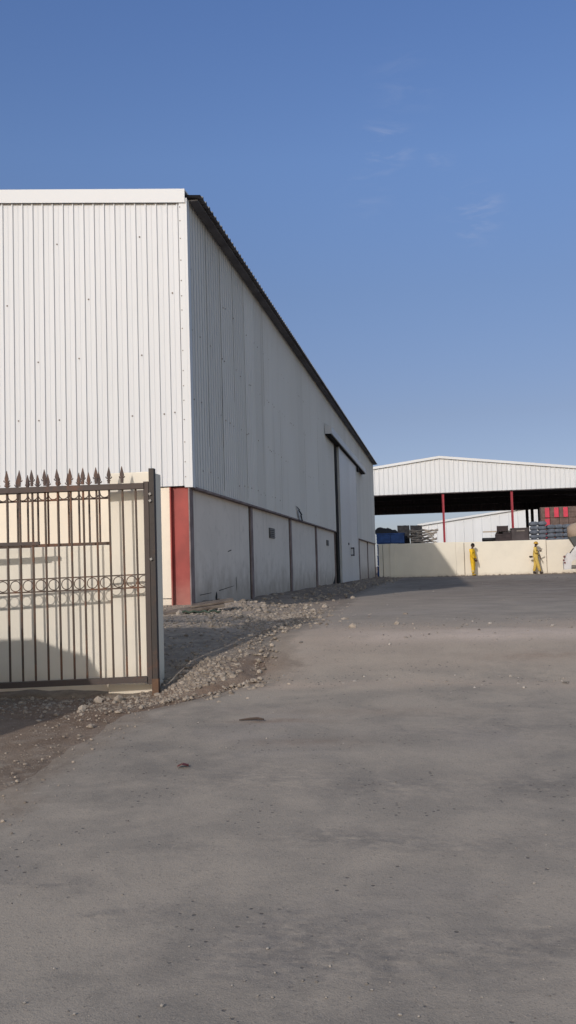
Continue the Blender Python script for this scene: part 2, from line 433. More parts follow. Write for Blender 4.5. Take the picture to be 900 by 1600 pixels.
for _ in range(1500):                                   # rubble strip along the warehouse wall
    y = 12.5 + 38 * R.random() ** 1.5; x = R.gauss(-2.75, .42)
    if x < -3.46: continue
    pts.append((x, y, lr(.010, .06)))
for _ in range(420):
    x = R.uniform(-3.3, 7); pts.append((x, 51.3 - abs(R.gauss(0, .12)), lr(.02, .09)))
scatter('rubble', 'pale broken stone and gravel heaped by the wall end and along the warehouse foot', 'gravel', pts, M['stone'])
pts = []
for _ in range(2200):
    y = 2.9 + 9 * R.random() ** 1.3; x = R.uniform(edge(y), .17 * y + .2)
    if nz(x, y, 1.1, 4) + R.uniform(-.4, .4) < -.02: continue
    pts.append((x, y, lr(.0018, .0075)))
for _ in range(260):
    y = R.uniform(9.4, 11.2); x = R.uniform(-1.6, 2); pts.append((x, y, lr(.004, .02)))
for _ in range(150):
    y = R.uniform(11, 50); x = R.uniform(edge(y), .15 * y); pts.append((x, y, lr(.008, .03)))
for _ in range(260):
    y = R.gauss(8.3, .12); x = R.uniform(-1.6, 1.4); pts.append((x, y, lr(.005, .022)))
scatter('loose_pebbles', 'small loose pebbles scattered over the dusty asphalt', 'pebbles', pts, M['pebble'])

def single_stone(x, y, r, seed, label):
    r *= .72; bm = rock(r, seed); bmesh.ops.subdivide_edges(bm, edges=bm.edges[:], cuts=1, use_grid_fill=True)
    for v in bm.verts: v.co *= 1 + .10 * mn.noise(v.co * (2.2 / r) + Vector((seed, 0, 0)))
    b = MB(); b.bm(bm); z = surf_z(x, y) + r * .28
    o = b.build('stone', M['stone']); o.location = (x, y, z)
    at = o.data.attributes.new('tone', 'FLOAT', 'POINT'); at.data.foreach_set('value', [.15 + .1 * (seed % 3)] * len(o.data.vertices))
    return tag(o, label, 'stone', 'larger loose stones')
single_stone(-1.76, 8.94, .055, 31, 'pale stone alone on the brown dirt, right of the stone heap')
single_stone(-2.0, 9.25, .05, 32, 'pointed pale stone standing at the edge of the pillar shadow')
single_stone(-2.98, 7.56, .055, 33, 'flat white stone lying before the gate, left of the cream pillar foot')
single_stone(-3.0, 7.98, .062, 34, 'grey stone under the gate bottom rail, at the left foot of the cream pillar')
single_stone(-2.83, 8.02, .07, 35, 'broad pale stone at the foot of the cream pillar')
single_stone(-3.28, 11.6, .085, 36, 'whitish rounded stone beside the flat board near the red column')
single_stone(-1.0, 10.4, .06, 37, 'low pale stone on the crest of the dusty ramp')

# ------------------------------------------------------------------ warehouse
XW, Y0, Y1 = -3.475, 13.0, 49.95
ZB, ZE = 1.215, 5.40
XR, XL = -15.5, -27.5; PITCH = .088
def roof_z(x): return ZE + PITCH * (min(XW, x) - XW) * -1 if x > XR else ZE + PITCH * (XW - XR) - PITCH * (XR - x)
wh = thing('warehouse', 'large white warehouse of ribbed metal sheet on a low block wall, at left', 'warehouse', (XW, Y0, -.55))
def clad(mb, length, pos, n, zb, zt, pitch=.157, rib=.03, h=.020, start=.05):
    """trapezoidal sheet: pos(s) -> (x, y) of the wall line, n = outward normal"""
    prof_ = [(0, 0)]
    s = start
    while s + rib < length:
        mid = s - pitch / 2 + rib / 2
        if mid > prof_[-1][0] + .02: prof_ += [(mid - .012, 0), (mid - .004, .0035), (mid + .004, .0035), (mid + .012, 0)]
        prof_ += [(s, 0), (s + .007, h), (s + rib - .007, h), (s + rib, 0)]; s += pitch
    prof_.append((length, 0)); vs = []; fs = []
    for (t, o) in prof_:
        x, y = pos(t); x += n[0] * o; y += n[1] * o
        vs += [(x, y, zb), (x, y, zt(x))]
    for i in range(len(prof_) - 1): fs.append((2 * i, 2 * i + 2, 2 * i + 3, 2 * i + 1))
    mb.add(vs, fs)
def screws(mb, pts, n, r=.0085):
    for (x, y, z) in pts:
        if n[1]: mb.box(x - r, x + r, y - .012, y + .004, z - r, z + r, 1)
        else: mb.box(x - .004, x + .012, y - r, y + r, z - r, z + r, 1)
# gable (front) cladding, from the corner to the left
mb = MB(); clad(mb, XW - XL - .06, lambda t: (XW - .06 - t, Y0), (0, -1), ZB + .003, lambda x: roof_z(x) - .02, start=.03)
rs = random.Random(5); L = []
for k in range(80):
    x = XW - .06 - .03 - .157 * k
    for z in (1.36, 2.26, 3.12, 3.98, 4.85):
        if rs.random() < .30: L.append((x + rs.choice((-.012, .045)), Y0, z + rs.uniform(-.012, .012)))
screws(mb, L, (0, -1))
mb.build('front_cladding', [M['front_clad'], M['screw']], wh)
# side cladding
mb = MB(); clad(mb, Y1 - Y0 - .1, lambda t: (XW, Y0 + .1 + t), (1, 0), ZB, lambda x: ZE - .01, start=.04, h=.022, rib=.034)
L = []
for k in range(120):
    y = Y0 + .1 + .157 * k
    for z in (1.5, 2.5, 3.5, 4.4):
        if rs.random() < .22: L.append((XW, y + rs.choice((-.01, .045)), z + rs.uniform(-.03, .03)))
screws(mb, L, (1, 0), .010)
for y, z0, z1, w in ((14.02, 1.9, 5.3, .010), (14.98, 1.3, 5.3, .014), (15.0, 2.0, 3.0, .018), (15.95, 2.9, 5.35, .010), (16.88, 1.3, 5.36, .012), (18.75, 3.3, 5.36, .014), (20.6, 1.3, 3.5, .01), (24.4, 1.25, 3.6, .014), (27.1, 2.2, 4.2, .012)):
    y = Y0 + .14 + .157 * round((y - Y0 - .14) / .157) + .030
    mb.add([(XW + .0235, y - w - .008, z0), (XW + .0235, y - .008, z0), (XW + .0235, y - .008, z1), (XW + .0235, y - w - .008, z1)], [(0, 1, 2, 3)], 2)   # open sheet laps
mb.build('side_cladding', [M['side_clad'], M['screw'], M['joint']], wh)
mb = MB(); mb.box(XW - .075, XW + .002, Y0 - .03, Y0 + .012, ZB - .02, ZE - .05); mb.box(XW - .05, XW + .042, Y0 - .028, Y0 + .115, ZB - .022, ZE - .052)
for i in range(16): mb.box(XW - .066, XW - .053, Y0 - .036, Y0 - .02, ZB + .12 + i * .26 + .05 * sin(i * 5), ZB + .133 + i * .26 + .05 * sin(i * 5), 1)
mb.build('corner_trim', [M['trim'], M['screw']], wh)
# gable flashing
mb = MB()
for xa, xb in ((XW + .02, XR), (XR, XL)):
    za, zb_ = roof_z(min(xa, XW)), roof_z(xb)
    vs = [(x, y, z + d) for x, z in ((xa, za), (xb, zb_)) for y, d in ((Y0 - .05, -.125), (Y0 - .05, .075), (Y0 + .25, .085), (Y0 + .25, .06), (Y0 - .035, .05), (Y0 - .035, -.125))]
    mb.add(vs, [(i, (i + 1) % 6, (i + 1) % 6 + 6, i + 6) for i in range(6)] + [(5, 4, 3, 2, 1, 0), (6, 7, 8, 9, 10, 11)])
mb.build('gable_flashing', M['trim'], wh)
# roof sheets with the ribbed eave edge
def roof_sheet(mb, xa, xb, za, zb_, ya, yb, pitch=.2):
    y = ya; pr = []
    while y < yb:
        pr += [(y, 0), (y + pitch * .62, 0), (y + pitch * .7, .034), (y + pitch * .92, .034)]; y += pitch
    vs = []; fs = []
    for y, o in pr:
        vs += [(xa, y, za + o + .012), (xb, y, zb_ + o + .012), (xa, y, za + o - .002), (xb, y, zb_ + o - .002)]
    for i in range(len(pr) - 1):
        a = 4 * i; b = a + 4
        fs.append(((a, a + 1, b + 1, b), 0)); fs.append(((a + 2, b + 2, b + 3, a + 3), 1)); fs.append(((a, b, b + 2, a + 2), 1)); fs.append(((a + 1, a + 3, b + 3, b + 1), 1))
    for f, m in fs: mb.add([], []); mb.f.append(tuple(i + mb._o for i in f)) if False else None
    o = len(mb.v); mb.v += vs
    for f, m in fs: mb.f.append(tuple(i + o for i in f)); mb.mi.append(m)
mb = MB(); roof_sheet(mb, XW + .235, XR, ZE + .0 - PITCH * .235, roof_z(XR), Y0 + .02, Y1 + .25)
roof_sheet(mb, XL - .25, XR, roof_z(XL) - PITCH * .25, roof_z(XR), Y0 + .02, Y1 + .25)
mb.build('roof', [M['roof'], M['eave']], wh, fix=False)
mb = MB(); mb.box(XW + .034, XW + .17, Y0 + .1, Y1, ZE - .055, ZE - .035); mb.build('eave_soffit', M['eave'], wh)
# far and left walls
mb = MB(); mb.box(XL, XW - .05, Y1 - .05, Y1, -.75, ZE - .05); mb.box(XL, XL + .08, Y0 + .05, Y1 - .05, -.75, roof_z(XL) - .05)
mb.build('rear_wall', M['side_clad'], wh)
# low block walls: one panel per bay
JO = [13.0, 17.35, 22.0, 26.6, 31.35, 36.0, 40.5, 45.1, 49.9]
for i, (a, b) in enumerate(zip(JO, JO[1:])):
    mb = MB(); mb.box(XW - .25, XW - .055, a + (.24 if i else .22), b - .05, -.85, ZB - .012)
    X = XW - .0525
    if i == 0:
        for poly in (((16.05, -.36), (16.09, -.30), (16.07, -.12), (16.11, -.10), (16.12, -.30)), ((14.55, -.40), (14.62, -.31), (14.68, -.36), (14.66, -.58), (14.60, -.58)),
                     ((13.6, -.335), (14.3, -.322), (14.3, -.329), (13.6, -.345)), ((14.8, -.30), (15.9, -.25), (15.9, -.257), (14.8, -.312)), ((15.5, .33), (15.75, .36), (15.78, .345), (15.5, .315))):
            mb.add([(X, y, z) for y, z in poly], [tuple(range(len(poly)))], 1)
    if i == 3:
        mb.add([(X, y, z) for y, z in ((30.4, -.55), (31.2, -.55), (31.25, -.25), (30.9, -.4))], [(0, 1, 2, 3)], 1)
    o = mb.build('block_wall', [M['block_wall'], M['joint']], wh)
for i, y in enumerate(JO[1:], 1):                      # steel columns between the bays, flange facing the yard
    mb = MB(); mb.box(XW - .05, XW - .022, y, y + .19, -.85, ZB - .013, 0); mb.box(XW - .2, XW - .05, y + .09, y + .10, -.85, ZB - .013, 1)
    mb.box(XW - .10, XW - .052, y - .045, y - .003, -.85, ZB - .014, 2)
    mb.build('column', [M['flange'], M['red_far'], M['joint']], wh)
mb = MB()                                              # corner column seen end on: web and two flanges
mb.box(XW - .285, XW - .03, Y0 + .06, Y0 + .075, -.8, ZB - .013)
mb.box(XW - .030, XW - .012, Y0 - .02, Y0 + .18, -.8, ZB - .013, 1); mb.box(XW - .303, XW - .285, Y0 - .02, Y0 + .16, -.8, ZB - .013)
o = mb.build('column', [M['red'], M['flange']], wh); o['label'] = 'red painted steel corner column'
mb = MB(); mb.box(XL + .1, XW - .31, Y0 + .02, Y0 + .22, -.36, ZB - .012); mb.box(XL + .1, XW - .312, Y0 + .03, Y0 + .24, -.9, -.372)
mb.build('front_wall', M['cream_front'], wh)
# dark strip standing in for the shade under the side sheets, left of the door and right of it
for a, b in ((Y0 + .1, 31.5), (38.5, Y1)):
    mb = MB(); mb.box(XW - .05, XW + .034, a, b, ZB - .035, ZB - .004); mb.build('sheet_shade_strip', M['flange'], wh)
# sliding door
mb = MB()
xd = XW + .11
mb.box(XW + .05, xd, 32.1, 38.5, -.5, 4.2, 0)
mb.box(XW - .04, XW + .048, 31.42, 31.95, -.6, 4.3, 1)                 # dark slot beside the leaf
mb.box(XW + .05, xd + .015, 31.96, 32.22, -.5, 4.18, 0); mb.box(XW + .05, xd + .015, 38.38, 38.51, -.5, 4.18, 0)
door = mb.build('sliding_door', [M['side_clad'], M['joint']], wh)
mb = MB()
for z in (.72, .46): mb.box(xd, xd + .09, 35.3, 35.62, z - .02, z + .02)
mb.box(xd + .07, xd + .1, 35.5, 35.66, .43, .75); mb.build('handle', M['joint'], door)
mb = MB(); mb.box(xd, xd + .02, 34.42, 34.6, .82, .9); mb.build('lock', M['joint'], door)
mb = MB(); mb.prism([(XW + .03, 4.13), (XW + .24, 4.13), (XW + .24, 4.33), (XW + .03, 4.46)], 28.95, 42.1, 0)
mb.box(XW + .035, XW + .2, 29.0, 42.05, 4.10, 4.128, 1); mb.box(XW + .12, XW + .2, 38.6, 38.95, 3.9, 4.1, 1)
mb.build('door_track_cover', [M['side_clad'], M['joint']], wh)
def vent(y, z, w, h):
    mb = MB(); x = XW - .053
    mb.box(x, x + .012, y, y + w, z, z + h, 0)
    for i in range(5): mb.box(x + .012, x + .03, y + .03, y + w - .03, z + h * (i + .25) / 5.2, z + h * (i + .7) / 5.2, 1)
    mb.build('vent', [simple('vent_shade', (.07, .065, .065), bump=0), simple('vent_slat', (.26, .245, .24), bump=0)], wh)
vent(19.35, .66, .62, .21); vent(29.15, .70, .5, .17)
mb = MB(); pts_ = [(XW + .03, 22.7, 1.5), (XW + .06, 22.85, 1.42), (XW + .09, 22.98, 1.30), (XW + .07, 23.2, 1.16)]
for i in range(3):
    w0, w1 = (.02, .12, .14, .1)[i], (.02, .12, .14, .1)[i + 1]; p, q = Vector(pts_[i]), Vector(pts_[i + 1])
    mb.add([p + Vector((0, -w0, 0)), p + Vector((0, w0, .02)), q + Vector((.02, w1, .02)), q + Vector((.02, -w1, 0))], [(0, 1, 2, 3)])
mb.build('torn_flap', M['joint'], wh)

# board and hose lying at the column foot
mb = MB(); mb.box(-.5, .32, -.2, .2, 0, .035, 0, .006); mb.box(-.1, .45, -.1, .26, .038, .065, 0, .006)
o = mb.build('board', simple('weathered_board', (.16, .13, .105), (.08, .06, .05), 5)); o.location = (-3.12, 12.0, ground_z(-3.1, 12.0) + .05); o.rotation_euler = (.05, -.12, .25)
tag(o, 'dark weathered board lying on the stones at the foot of the red column', 'board')
mb = MB(); mb.tube([(-.5 + i * .05, .06 * sin(i * .8) + .03 * sin(i * 2.1), .02 + .015 * sin(i * 1.3)) for i in range(20)], .018, 7)
o = mb.build('hose', simple('faded_green_hose', (.06, .085, .062), rough=.8), smooth=True); o.scale = (.5, .7, .7); o.location = (-2.95, 11.45, ground_z(-3.0, 11.45) + .03)
tag(o, 'faded green hose lying among stones in front of the dark board', 'hose')
# litter on the asphalt
mb = MB(); mb.add([(-.045, -.02, .0), (.0, -.03, .028), (.05, -.012, .006), (.04, .03, .02), (-.005, .028, .036), (-.05, .02, .012)], [(0, 1, 4, 5), (1, 2, 3, 4)])
mb.add([(.0, -.03, .028), (.05, -.012, .006), (.06, -.04, .03)], [(0, 1, 2)])
o = mb.build('scrap', simple('dark_red_plastic', (.14, .035, .035), rough=.5)); o.scale = (.75, .75, .55); o.location = (-1.615, 5.72, surf_z(-1.6, 5.72) + .004)
tag(o, 'crumpled dark red scrap lying on the asphalt before the gate', 'litter')
mb = MB(); mb.tube([(-.14, 0, .0), (-.07, .012, .006), (.0, .0, .012), (.05, -.01, .006)], [.004, .009, .01, .006], 6)
o = mb.build('stick', simple('dry_stick', (.07, .05, .04))); o.location = (-1.40, 7.0, surf_z(-1.4, 7.0) + .006); tag(o, 'thin dark stick lying on a brown stain in the asphalt', 'stick')

# ------------------------------------------------------------------ cream gate wall with its end pillar
gw = thing('gate_wall', 'cream painted boundary wall standing behind the rusty gate', 'wall', (-2.75, 8.45, -1.05))
mb = MB(); mb.box(-6.5, -2.97, 8.42, 8.57, -1.25, .272, 0, .008)
mb.build('wall_panel', M['cream_gate'], gw)
mb = MB(); mb.box(-2.995, -2.602, 8.33, 8.66, -1.3, .925, 0, .008); mb.box(-3.03, -2.592, 8.315, 8.67, -1.3, -.985, 0, .01)
mb.build('pillar', M['cream_gate'], gw)

# ------------------------------------------------------------------ gate (local frame: s along the leaf, n away from the viewer)
GA = radians(3); GP = Vector((-2.596, 8.2, 0)); GE = Vector((cos(GA), sin(GA), 0)); GN = Vector((-sin(GA), cos(GA), 0))
def G(s, z, o=0): return GP + GE * s + GN * o + Vector((0, 0, z))
gate = thing('gate', 'rusty iron gate leaf with spear tips and a row of rings before the cream wall', 'gate', G(0, -1.06))
lerp = lambda a, b, t: a + (b - a) * t
SL = -2.75
zt = lambda s: .783 - .002 * s / 1.37 - .001; zbm = lambda s: -.935 + (s + .02) * .027 ; zm1 = lambda s: -.009 + .0155 * (s + .045); zm2 = lambda s: -.124 + .0155 * (s + .045)
def gbar(p, q, w, h, name, mat='gate_bar', par=None):
    b = MB(); b.bar(p, q, w, h, up=GN); return b.build(name, M[mat], par or gate)
gbar(G(SL, zt(SL)), G(-.02, zt(0)), .05, .074, 'top_rail', 'gate_frame')
gbar(G(SL, zbm(SL)), G(-.02, zbm(0)), .05, .078, 'bottom_rail', 'gate_frame')
gbar(G(-.002, zt(0) + .037), G(.0, zbm(0) - .04), .046, .05, 'stile', 'gate_frame')
gbar(G(SL, zt(0) + .04), G(SL, zbm(SL) - .04), .055, .05, 'stile', 'gate_frame')
gbar(G(SL, zm1(SL)), G(-.03, zm1(0)), .012, .016, 'mid_rail'); gbar(G(SL, zm2(SL)), G(-.03, zm2(0)), .014, .02, 'mid_rail')

gbar(G(SL, .302, .0), G(-1.0, .298, .0), .03, .034, 'latch_bar', 'gate_frame'); gbar(G(SL, .272, .01), G(-1.09, .268, .01), .018, .014, 'latch_bar')
# bars: the long ones and the short ones of the upper infill
spear = None
def make_spear(p, up, parent):
    b = MB()
    def sec(z, w, t): return [Vector((-w, -t, z)), Vector((w, -t, z)), Vector((w, t, z)), Vector((-w, t, z))]
    L = [sec(0, .011, .009), sec(.05, .011, .008), sec(.062, .0155, .008), sec(.076, .0185, .008), (sec(.15, .002, .002))]
    vs = [v for s_ in L for v in s_]; fs = [(i * 4 + k, i * 4 + (k + 1) % 4, i * 4 + 4 + (k + 1) % 4, i * 4 + 4 + k) for i in range(4) for k in range(4)] + [(3, 2, 1, 0), (16, 17, 18, 19)]
    b.add(vs, fs)
    for sg in (-1, 1):                                    # the two curled barbs
        b.tube([(sg * .006, 0, .047), (sg * .017, 0, .046), (sg * .026, 0, .055), (sg * .023, 0, .064)], [.006, .006, .005, .003], 5)
        b.tube([(sg * .006, 0, .03), (sg * .013, 0, .024), (sg * .016, 0, .03)], [.006, .005, .003], 5)
    rot = Matrix.Rotation(GA, 4, 'Z')
    b.v = [tuple(rot @ Vector(v)) for v in b.v]
    o = b.build('spear_tip', M['spike']); o.parent = parent
    return o
def place_spear(s, z, off, lean):
    global spear
    if spear is None: spear = make_spear(None, None, gate); o = spear
    else: o = spear.copy(); COL.objects.link(o); o.parent = gate
    o.location = G(s, z, off) - world_of(gate); o.rotation_euler = (random.uniform(-.03, .03), lean + random.uniform(-.035, .035), random.uniform(-.25, .25))
SLOPE = -.0075                                       # the bars lean very slightly
longs = []
s = -.0935
for k in range(23):
    longs.append(s + random.uniform(-.003, .003)); s -= .1197
for i, s in enumerate(longs):
    if s < SL + .03: continue
    gbar(G(s - .012, zt(s)), G(s + .002, zbm(s) + .03), .0155, .0155, 'bar')
    if i > 0: place_spear(s - .014, zt(s) + .034, 0, 0)
def ring(c, r, a0, a1, n=20, w=.0042):
    b = MB(); ptsr = [c + GE * (r * cos(a0 + (a1 - a0) * i / n)) + Vector((0, 0, r * sin(a0 + (a1 - a0) * i / n))) for i in range(n + 1)]
    b.tube(ptsr, w, 6); return b
for a, b_ in zip(longs, longs[1:]):
    m = (a + b_) / 2
    if m < SL + .06: continue
    ring(G(m - .002, (zm1(m) + zm2(m)) / 2, .004), .047, 0, 2 * pi, 22).build('ring', M['gate_bar'], gate, True)
ring(G(-.042, (zm1(0) + zm2(0)) / 2, .004), .047, pi * .45, pi * 1.55, 12).build('ring', M['gate_bar'], gate, True)
# railing standing on top of the low wall, behind the gate
rail = thing('wall_railing', 'rusty spear topped railing standing on the low cream wall behind the gate', 'railing', (-3.0, 8.5, .275))
YR = 8.5; RX0, RX1 = -6.4, -2.998
def rbar(p, q, w, h, name, mat='gate_bar'):
    b = MB(); b.bar(p, q, w, h, up=(0, 1, 0)); return b.build(name, M[mat], rail)
rbar((RX0, YR, .288), (RX1, YR, .288), .03, .022, 'bottom_rail'); rbar((RX0, YR, .712), (RX1, YR, .712), .016, .014, 'mid_rail'); rbar((RX0, YR, .80), (RX1, YR, .80), .03, .03, 'top_rail', 'gate_frame')
x = RX1 - .151
while x > RX0:
    rbar((x - .003, YR, .815), (x, YR, .299), .0145, .0145, 'bar')
    o = spear.copy(); COL.objects.link(o); o.parent = rail; o.location = Vector((x - .003, YR, .812)) - world_of(rail); o.rotation_euler = (random.uniform(-.03, .03), random.uniform(-.04, .04), random.uniform(-.3, .3))
    b = MB(); b.tube([(x + .0505 + .047 * cos(pi + pi * i / 12), YR, .766 + .047 * sin(pi + pi * i / 12)) for i in range(13)], .005, 6); b.build('half_ring', M['gate_bar'], rail, True)
    x -= .1013 + random.uniform(-.002, .002)
post = MB(); post.bar(G(.05, .935, .004), G(.052, -1.16, .004), .046, .07, up=GN)
post.bar(G(.051, -.93, -.004), G(.052, -1.155, -.004), .058, .06, 1, up=GN)
for z in (.70, .64, .12): post.bar(G(.03, z, -.034), G(.048, z + .01, -.034), .02, .03, 2, up=GN)
o = post.build('gate_post', [rust_mat('dark_post', (.05, .042, .038), (.11, .06, .04), .66), rust_mat('orange_rust', (.085, .052, .036), (.15, .08, .045), .56), simple('weld_splash', (.3, .28, .26))]); tag(o, 'square dark steel post with a rusty foot at the right edge of the gate', 'post')

# ------------------------------------------------------------------ far yard wall
YW = 51.5
yw = thing('yard_wall', 'long cream painted wall across the far end of the yard', 'wall', (2, YW, -.62))
edges_ = [(-3.42, -3.21), (-3.18, -2.82), (-2.56, .67), (1.13, 5.335), (5.365, 9.6), (9.65, 16)]
for a, b in edges_:
    mb = MB(); mb.box(a, b, YW, YW + .2, -.9, 1.195 - .006 * (a + b) / 2, 0, .012); mb.build('wall_panel', M['cream_far'], yw)
for a, b in ((-2.825, -2.555), (.675, 1.10)):
    mb = MB(); mb.box(a, b, YW - .035, YW + .24, -.9, 1.2 - .006 * (a + b) / 2, 0, .012); mb.build('pilaster', M['cream_far'], yw)
mb = MB()
for x, w in ((-3.195, .025), (1.115, .025), (5.35, .026), (9.625, .04)): mb.box(x - w / 2, x + w / 2, YW + .03, YW + .15, -.9, 1.13)
mb.build('joint_filler', simple('grey_mortar', (.30, .25, .20)), yw)

# ------------------------------------------------------------------ open shed behind the yard wall
YS, YSB = 62.0, 85.0; SZ = 7.0; SP = .122; SH = 15.0; SB = 4.64
sh = thing('storage_shed', 'open storage shed with a white ribbed gable and red posts, behind the yard wall', 'shed', (0, YS, -.6))
def shz(x): return SZ - SP * abs(x)
for y, nrm, nm in ((YS, -1, 'front_gable'), (YSB, 1, 'rear_gable')):
    mb = MB(); vs = []; fs = []; x = -SH; k = 0
    while x < SH:
        for dx_, o_ in ((0, 0), (.2, 0), (.225, .035), (.275, .035), (.30, 0)):
            xx = x + dx_; vs += [(xx, y + nrm * o_, SB), (xx, y + nrm * o_, shz(xx) - .02)]
        x += .30
    vs2 = [(a, b - nrm * .03, c) for a, b, c in vs]
    n = len(vs) // 2
    mb.add(vs, [(2 * i, 2 * i + 2, 2 * i + 3, 2 * i + 1) for i in range(n - 1)], 0)
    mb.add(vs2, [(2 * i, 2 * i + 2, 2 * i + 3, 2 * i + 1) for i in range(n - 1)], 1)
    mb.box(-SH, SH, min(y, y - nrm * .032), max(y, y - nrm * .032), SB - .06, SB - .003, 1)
    mb.build(nm, [M['shed_clad'], M['shaded_sheet']], sh, fix=False)
for sg in (-1, 1):
    mb = MB(); th = .12
    vs = [(0, YS - .12, SZ + .02), (0, YSB + .12, SZ + .02), (sg * (SH + .2), YSB + .12, shz(SH + .2) + .02), (sg * (SH + .2), YS - .12, shz(SH + .2) + .02)]
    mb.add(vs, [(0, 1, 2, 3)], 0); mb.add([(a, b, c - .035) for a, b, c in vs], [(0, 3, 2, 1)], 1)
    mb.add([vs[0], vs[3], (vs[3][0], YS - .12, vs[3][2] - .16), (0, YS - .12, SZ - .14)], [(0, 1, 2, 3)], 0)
    mb.build('roof', [M['shed_clad'], M['shaded_sheet']], sh, fix=False)
for x in (-12.9, -8.55, -4.5, .13, 4.45, 8.8, 13.1):
    for y in (YS + .12,):
        mb = MB(); mb.box(x - .07, x - .05, y - .08, y + .08, -.7, SB + .4); mb.box(x + .05, x + .07, y - .08, y + .08, -.7, SB + .4); mb.box(x - .05, x + .05, y - .01, y + .01, -.7, SB + .4)
        mb.build('post', M['red_far'], sh)
M['dark_steel'] = simple('dark_steel', (.03, .026, .028), rough=.7, bump=0)
for x in (-14.7, -9, -7.2, 7.31, 7.74, 8.34, 14.7):
    mb = MB(); mb.box(x - .12, x + .12, YSB - .4, YSB - .16, -.7, SB + .5); o = mb.build('post', M['dark_steel'], sh); o['label'] = 'dark steel rear post'
for y in (69.6, 77.3):                                  # trusses: bottom chord inside
    mb = MB(); mb.box(-SH, SH, y - .1, y + .1, SB + .12, SB + .34)
    for x in (-15, 15): mb.box(x - .12, x + .12, y - .12, y + .12, -.7, SB + .1)
    mb.build('truss', M['dark_steel'], sh)
# white hall further back
hb = thing('far_hall', 'pale gabled hall with a low pitched roof, seen through the open shed', 'hall', (12, 110, -.6))
mb = MB(); pr = []
XA, XB, XP = -2.5, 28.5, 13.0
def hz(x): return 4.66 + .127 * ((x - XA) if x < XP else (XB - x))
vs = []; x = XA
while x < XB:
    for d, o_ in ((0, 0), (.85, 0), (.9, .04), (.95, .04)): vs += [(x + d, 110 - o_, -.7), (x + d, 110 - o_, hz(min(x + d, XB)) - .02)]
    x += 1.0
mb.add(vs, [(2 * i, 2 * i + 2, 2 * i + 3, 2 * i + 1) for i in range(len(vs) // 2 - 1)])
mb.box(XA, XA + .1, 110.1, 150, -.7, 4.6); mb.box(XB - .1, XB, 110.1, 150, -.7, 4.6); mb.box(XA + .1, XB - .1, 149.9, 150, -.7, 4.6)
mb.build('wall', M['shed_clad'], hb, fix=False)
for a, b in ((XA - .25, XP), (XB + .25, XP)):
    mb = MB(); za, zb_ = hz(XA) - .03, hz(XP)
    vs = [(a, 109.75, za + .1), (b, 109.75, zb_ + .1), (b, 150.2, zb_ + .1), (a, 150.2, za + .1)]
    mb.add(vs + [(p, q, r_ - .22) for p, q, r_ in vs], [(0, 1, 2, 3), (7, 6, 5, 4), (0, 4, 5, 1), (2, 6, 7, 3), (0, 3, 7, 4), (1, 5, 6, 2)]); mb.build('roof', M['trim'], hb)

# ------------------------------------------------------------------ stored goods
M['blue'] = simple('blue_plastic', (.035, .085, .24), (.025, .06, .17), 3, .55)
M['black'] = simple('black_plastic', (.012, .012, .015), (.02, .02, .022), 4, .6)
M['beige'] = simple('bleached_sheet', (.34, .30, .26), (.20, .17, .145), 3, .9)
M['bluegrey'] = simple('blue_grey_sack', (.125, .14, .168), (.07, .08, .10), 4, .85)
M['brown'] = simple('brown_bundle', (.15, .105, .09), (.10, .07, .06), 6, .9)
M['darkbrown'] = simple('dark_crate', (.055, .04, .04), (.035, .027, .028), 4, .8)
M['crimson'] = simple('crimson_panel', (.55, .05, .085), (.45, .045, .07), 4, .6)
M['tan'] = simple('tan_paint', (.36, .28, .21), (.28, .21, .155), 1.5, .7)
M['timber'] = simple('pale_timber', (.45, .36, .27))
GZ = -.62
# blue bins, two columns of four
def blue_bin():
    b = MB(); b.box(-.42, .42, -.5, .5, .03, .60, 0, .03)
    for z in (.10, .28, .46): b.box(-.435, .435, -.515, .515, z, z + .05, 0, .012)
    b.box(-.45, .45, -.53, .53, .575, .64, 0, .015)
    return b.build('bin', M['blue'])
bin0 = None
for c, x in enumerate((-3.44, -2.62)):
    for k in range(4):
        if bin0 is None: bin0 = o = blue_bin()
        else: o = bin0.copy(); COL.objects.link(o)
        o.location = (x + .03 * ((k * 7) % 3 - 1) * .5, 57.2, GZ + .648 * k); o.scale = (.96, 1, 1)
        if k == 3: tag(o, 'blue ribbed bin on top of its stack, ' + ('nearest the warehouse corner' if c == 0 else 'next to the beige sheets'), 'bin', 'blue bins behind the yard wall')
        else: tag(o, 'blue ribbed bin low in its stack, hidden by the yard wall', 'bin', 'blue bins behind the yard wall')
# black tarpaulin heap on the bins, black bales
bm = bmesh.new(); bmesh.ops.create_grid(bm, x_segments=26, y_segments=12, size=1)
for v in bm.verts:
    x, y = v.co.x * .72, v.co.y * .42; e = max(abs(v.co.x), abs(v.co.y)); h = .42 * (1 - e ** 6) * (.72 - .35 * v.co.x * .7 + .25 * nz(x * 3, y * 3, 1.3)) + .03 * nz(x, y, 9)
    v.co = Vector((x, y, max(0.0, h)))
b = MB(); b.bm(bm); o = b.build('tarpaulin', M['black'], None, True); o.location = (-3.3, 57.2, GZ + 2.592 + .002); tag(o, 'black tarpaulin heaped over the blue bins beside the warehouse corner', 'tarpaulin')
def bale(w, d, h):
    bm = bmesh.new(); bmesh.ops.create_cube(bm, size=1); bmesh.ops.subdivide_edges(bm, edges=bm.edges[:], cuts=5, use_grid_fill=True)
    for v in bm.verts:
        n_ = mn.noise(v.co * 4); v.co = Vector((v.co.x * w * (1 + .05 * n_), v.co.y * d * (1 + .05 * n_), (v.co.z + .5) * h * (1 if v.co.z < -.4 else 1 + .04 * n_)))
    b = MB(); b.bm(bm); return b
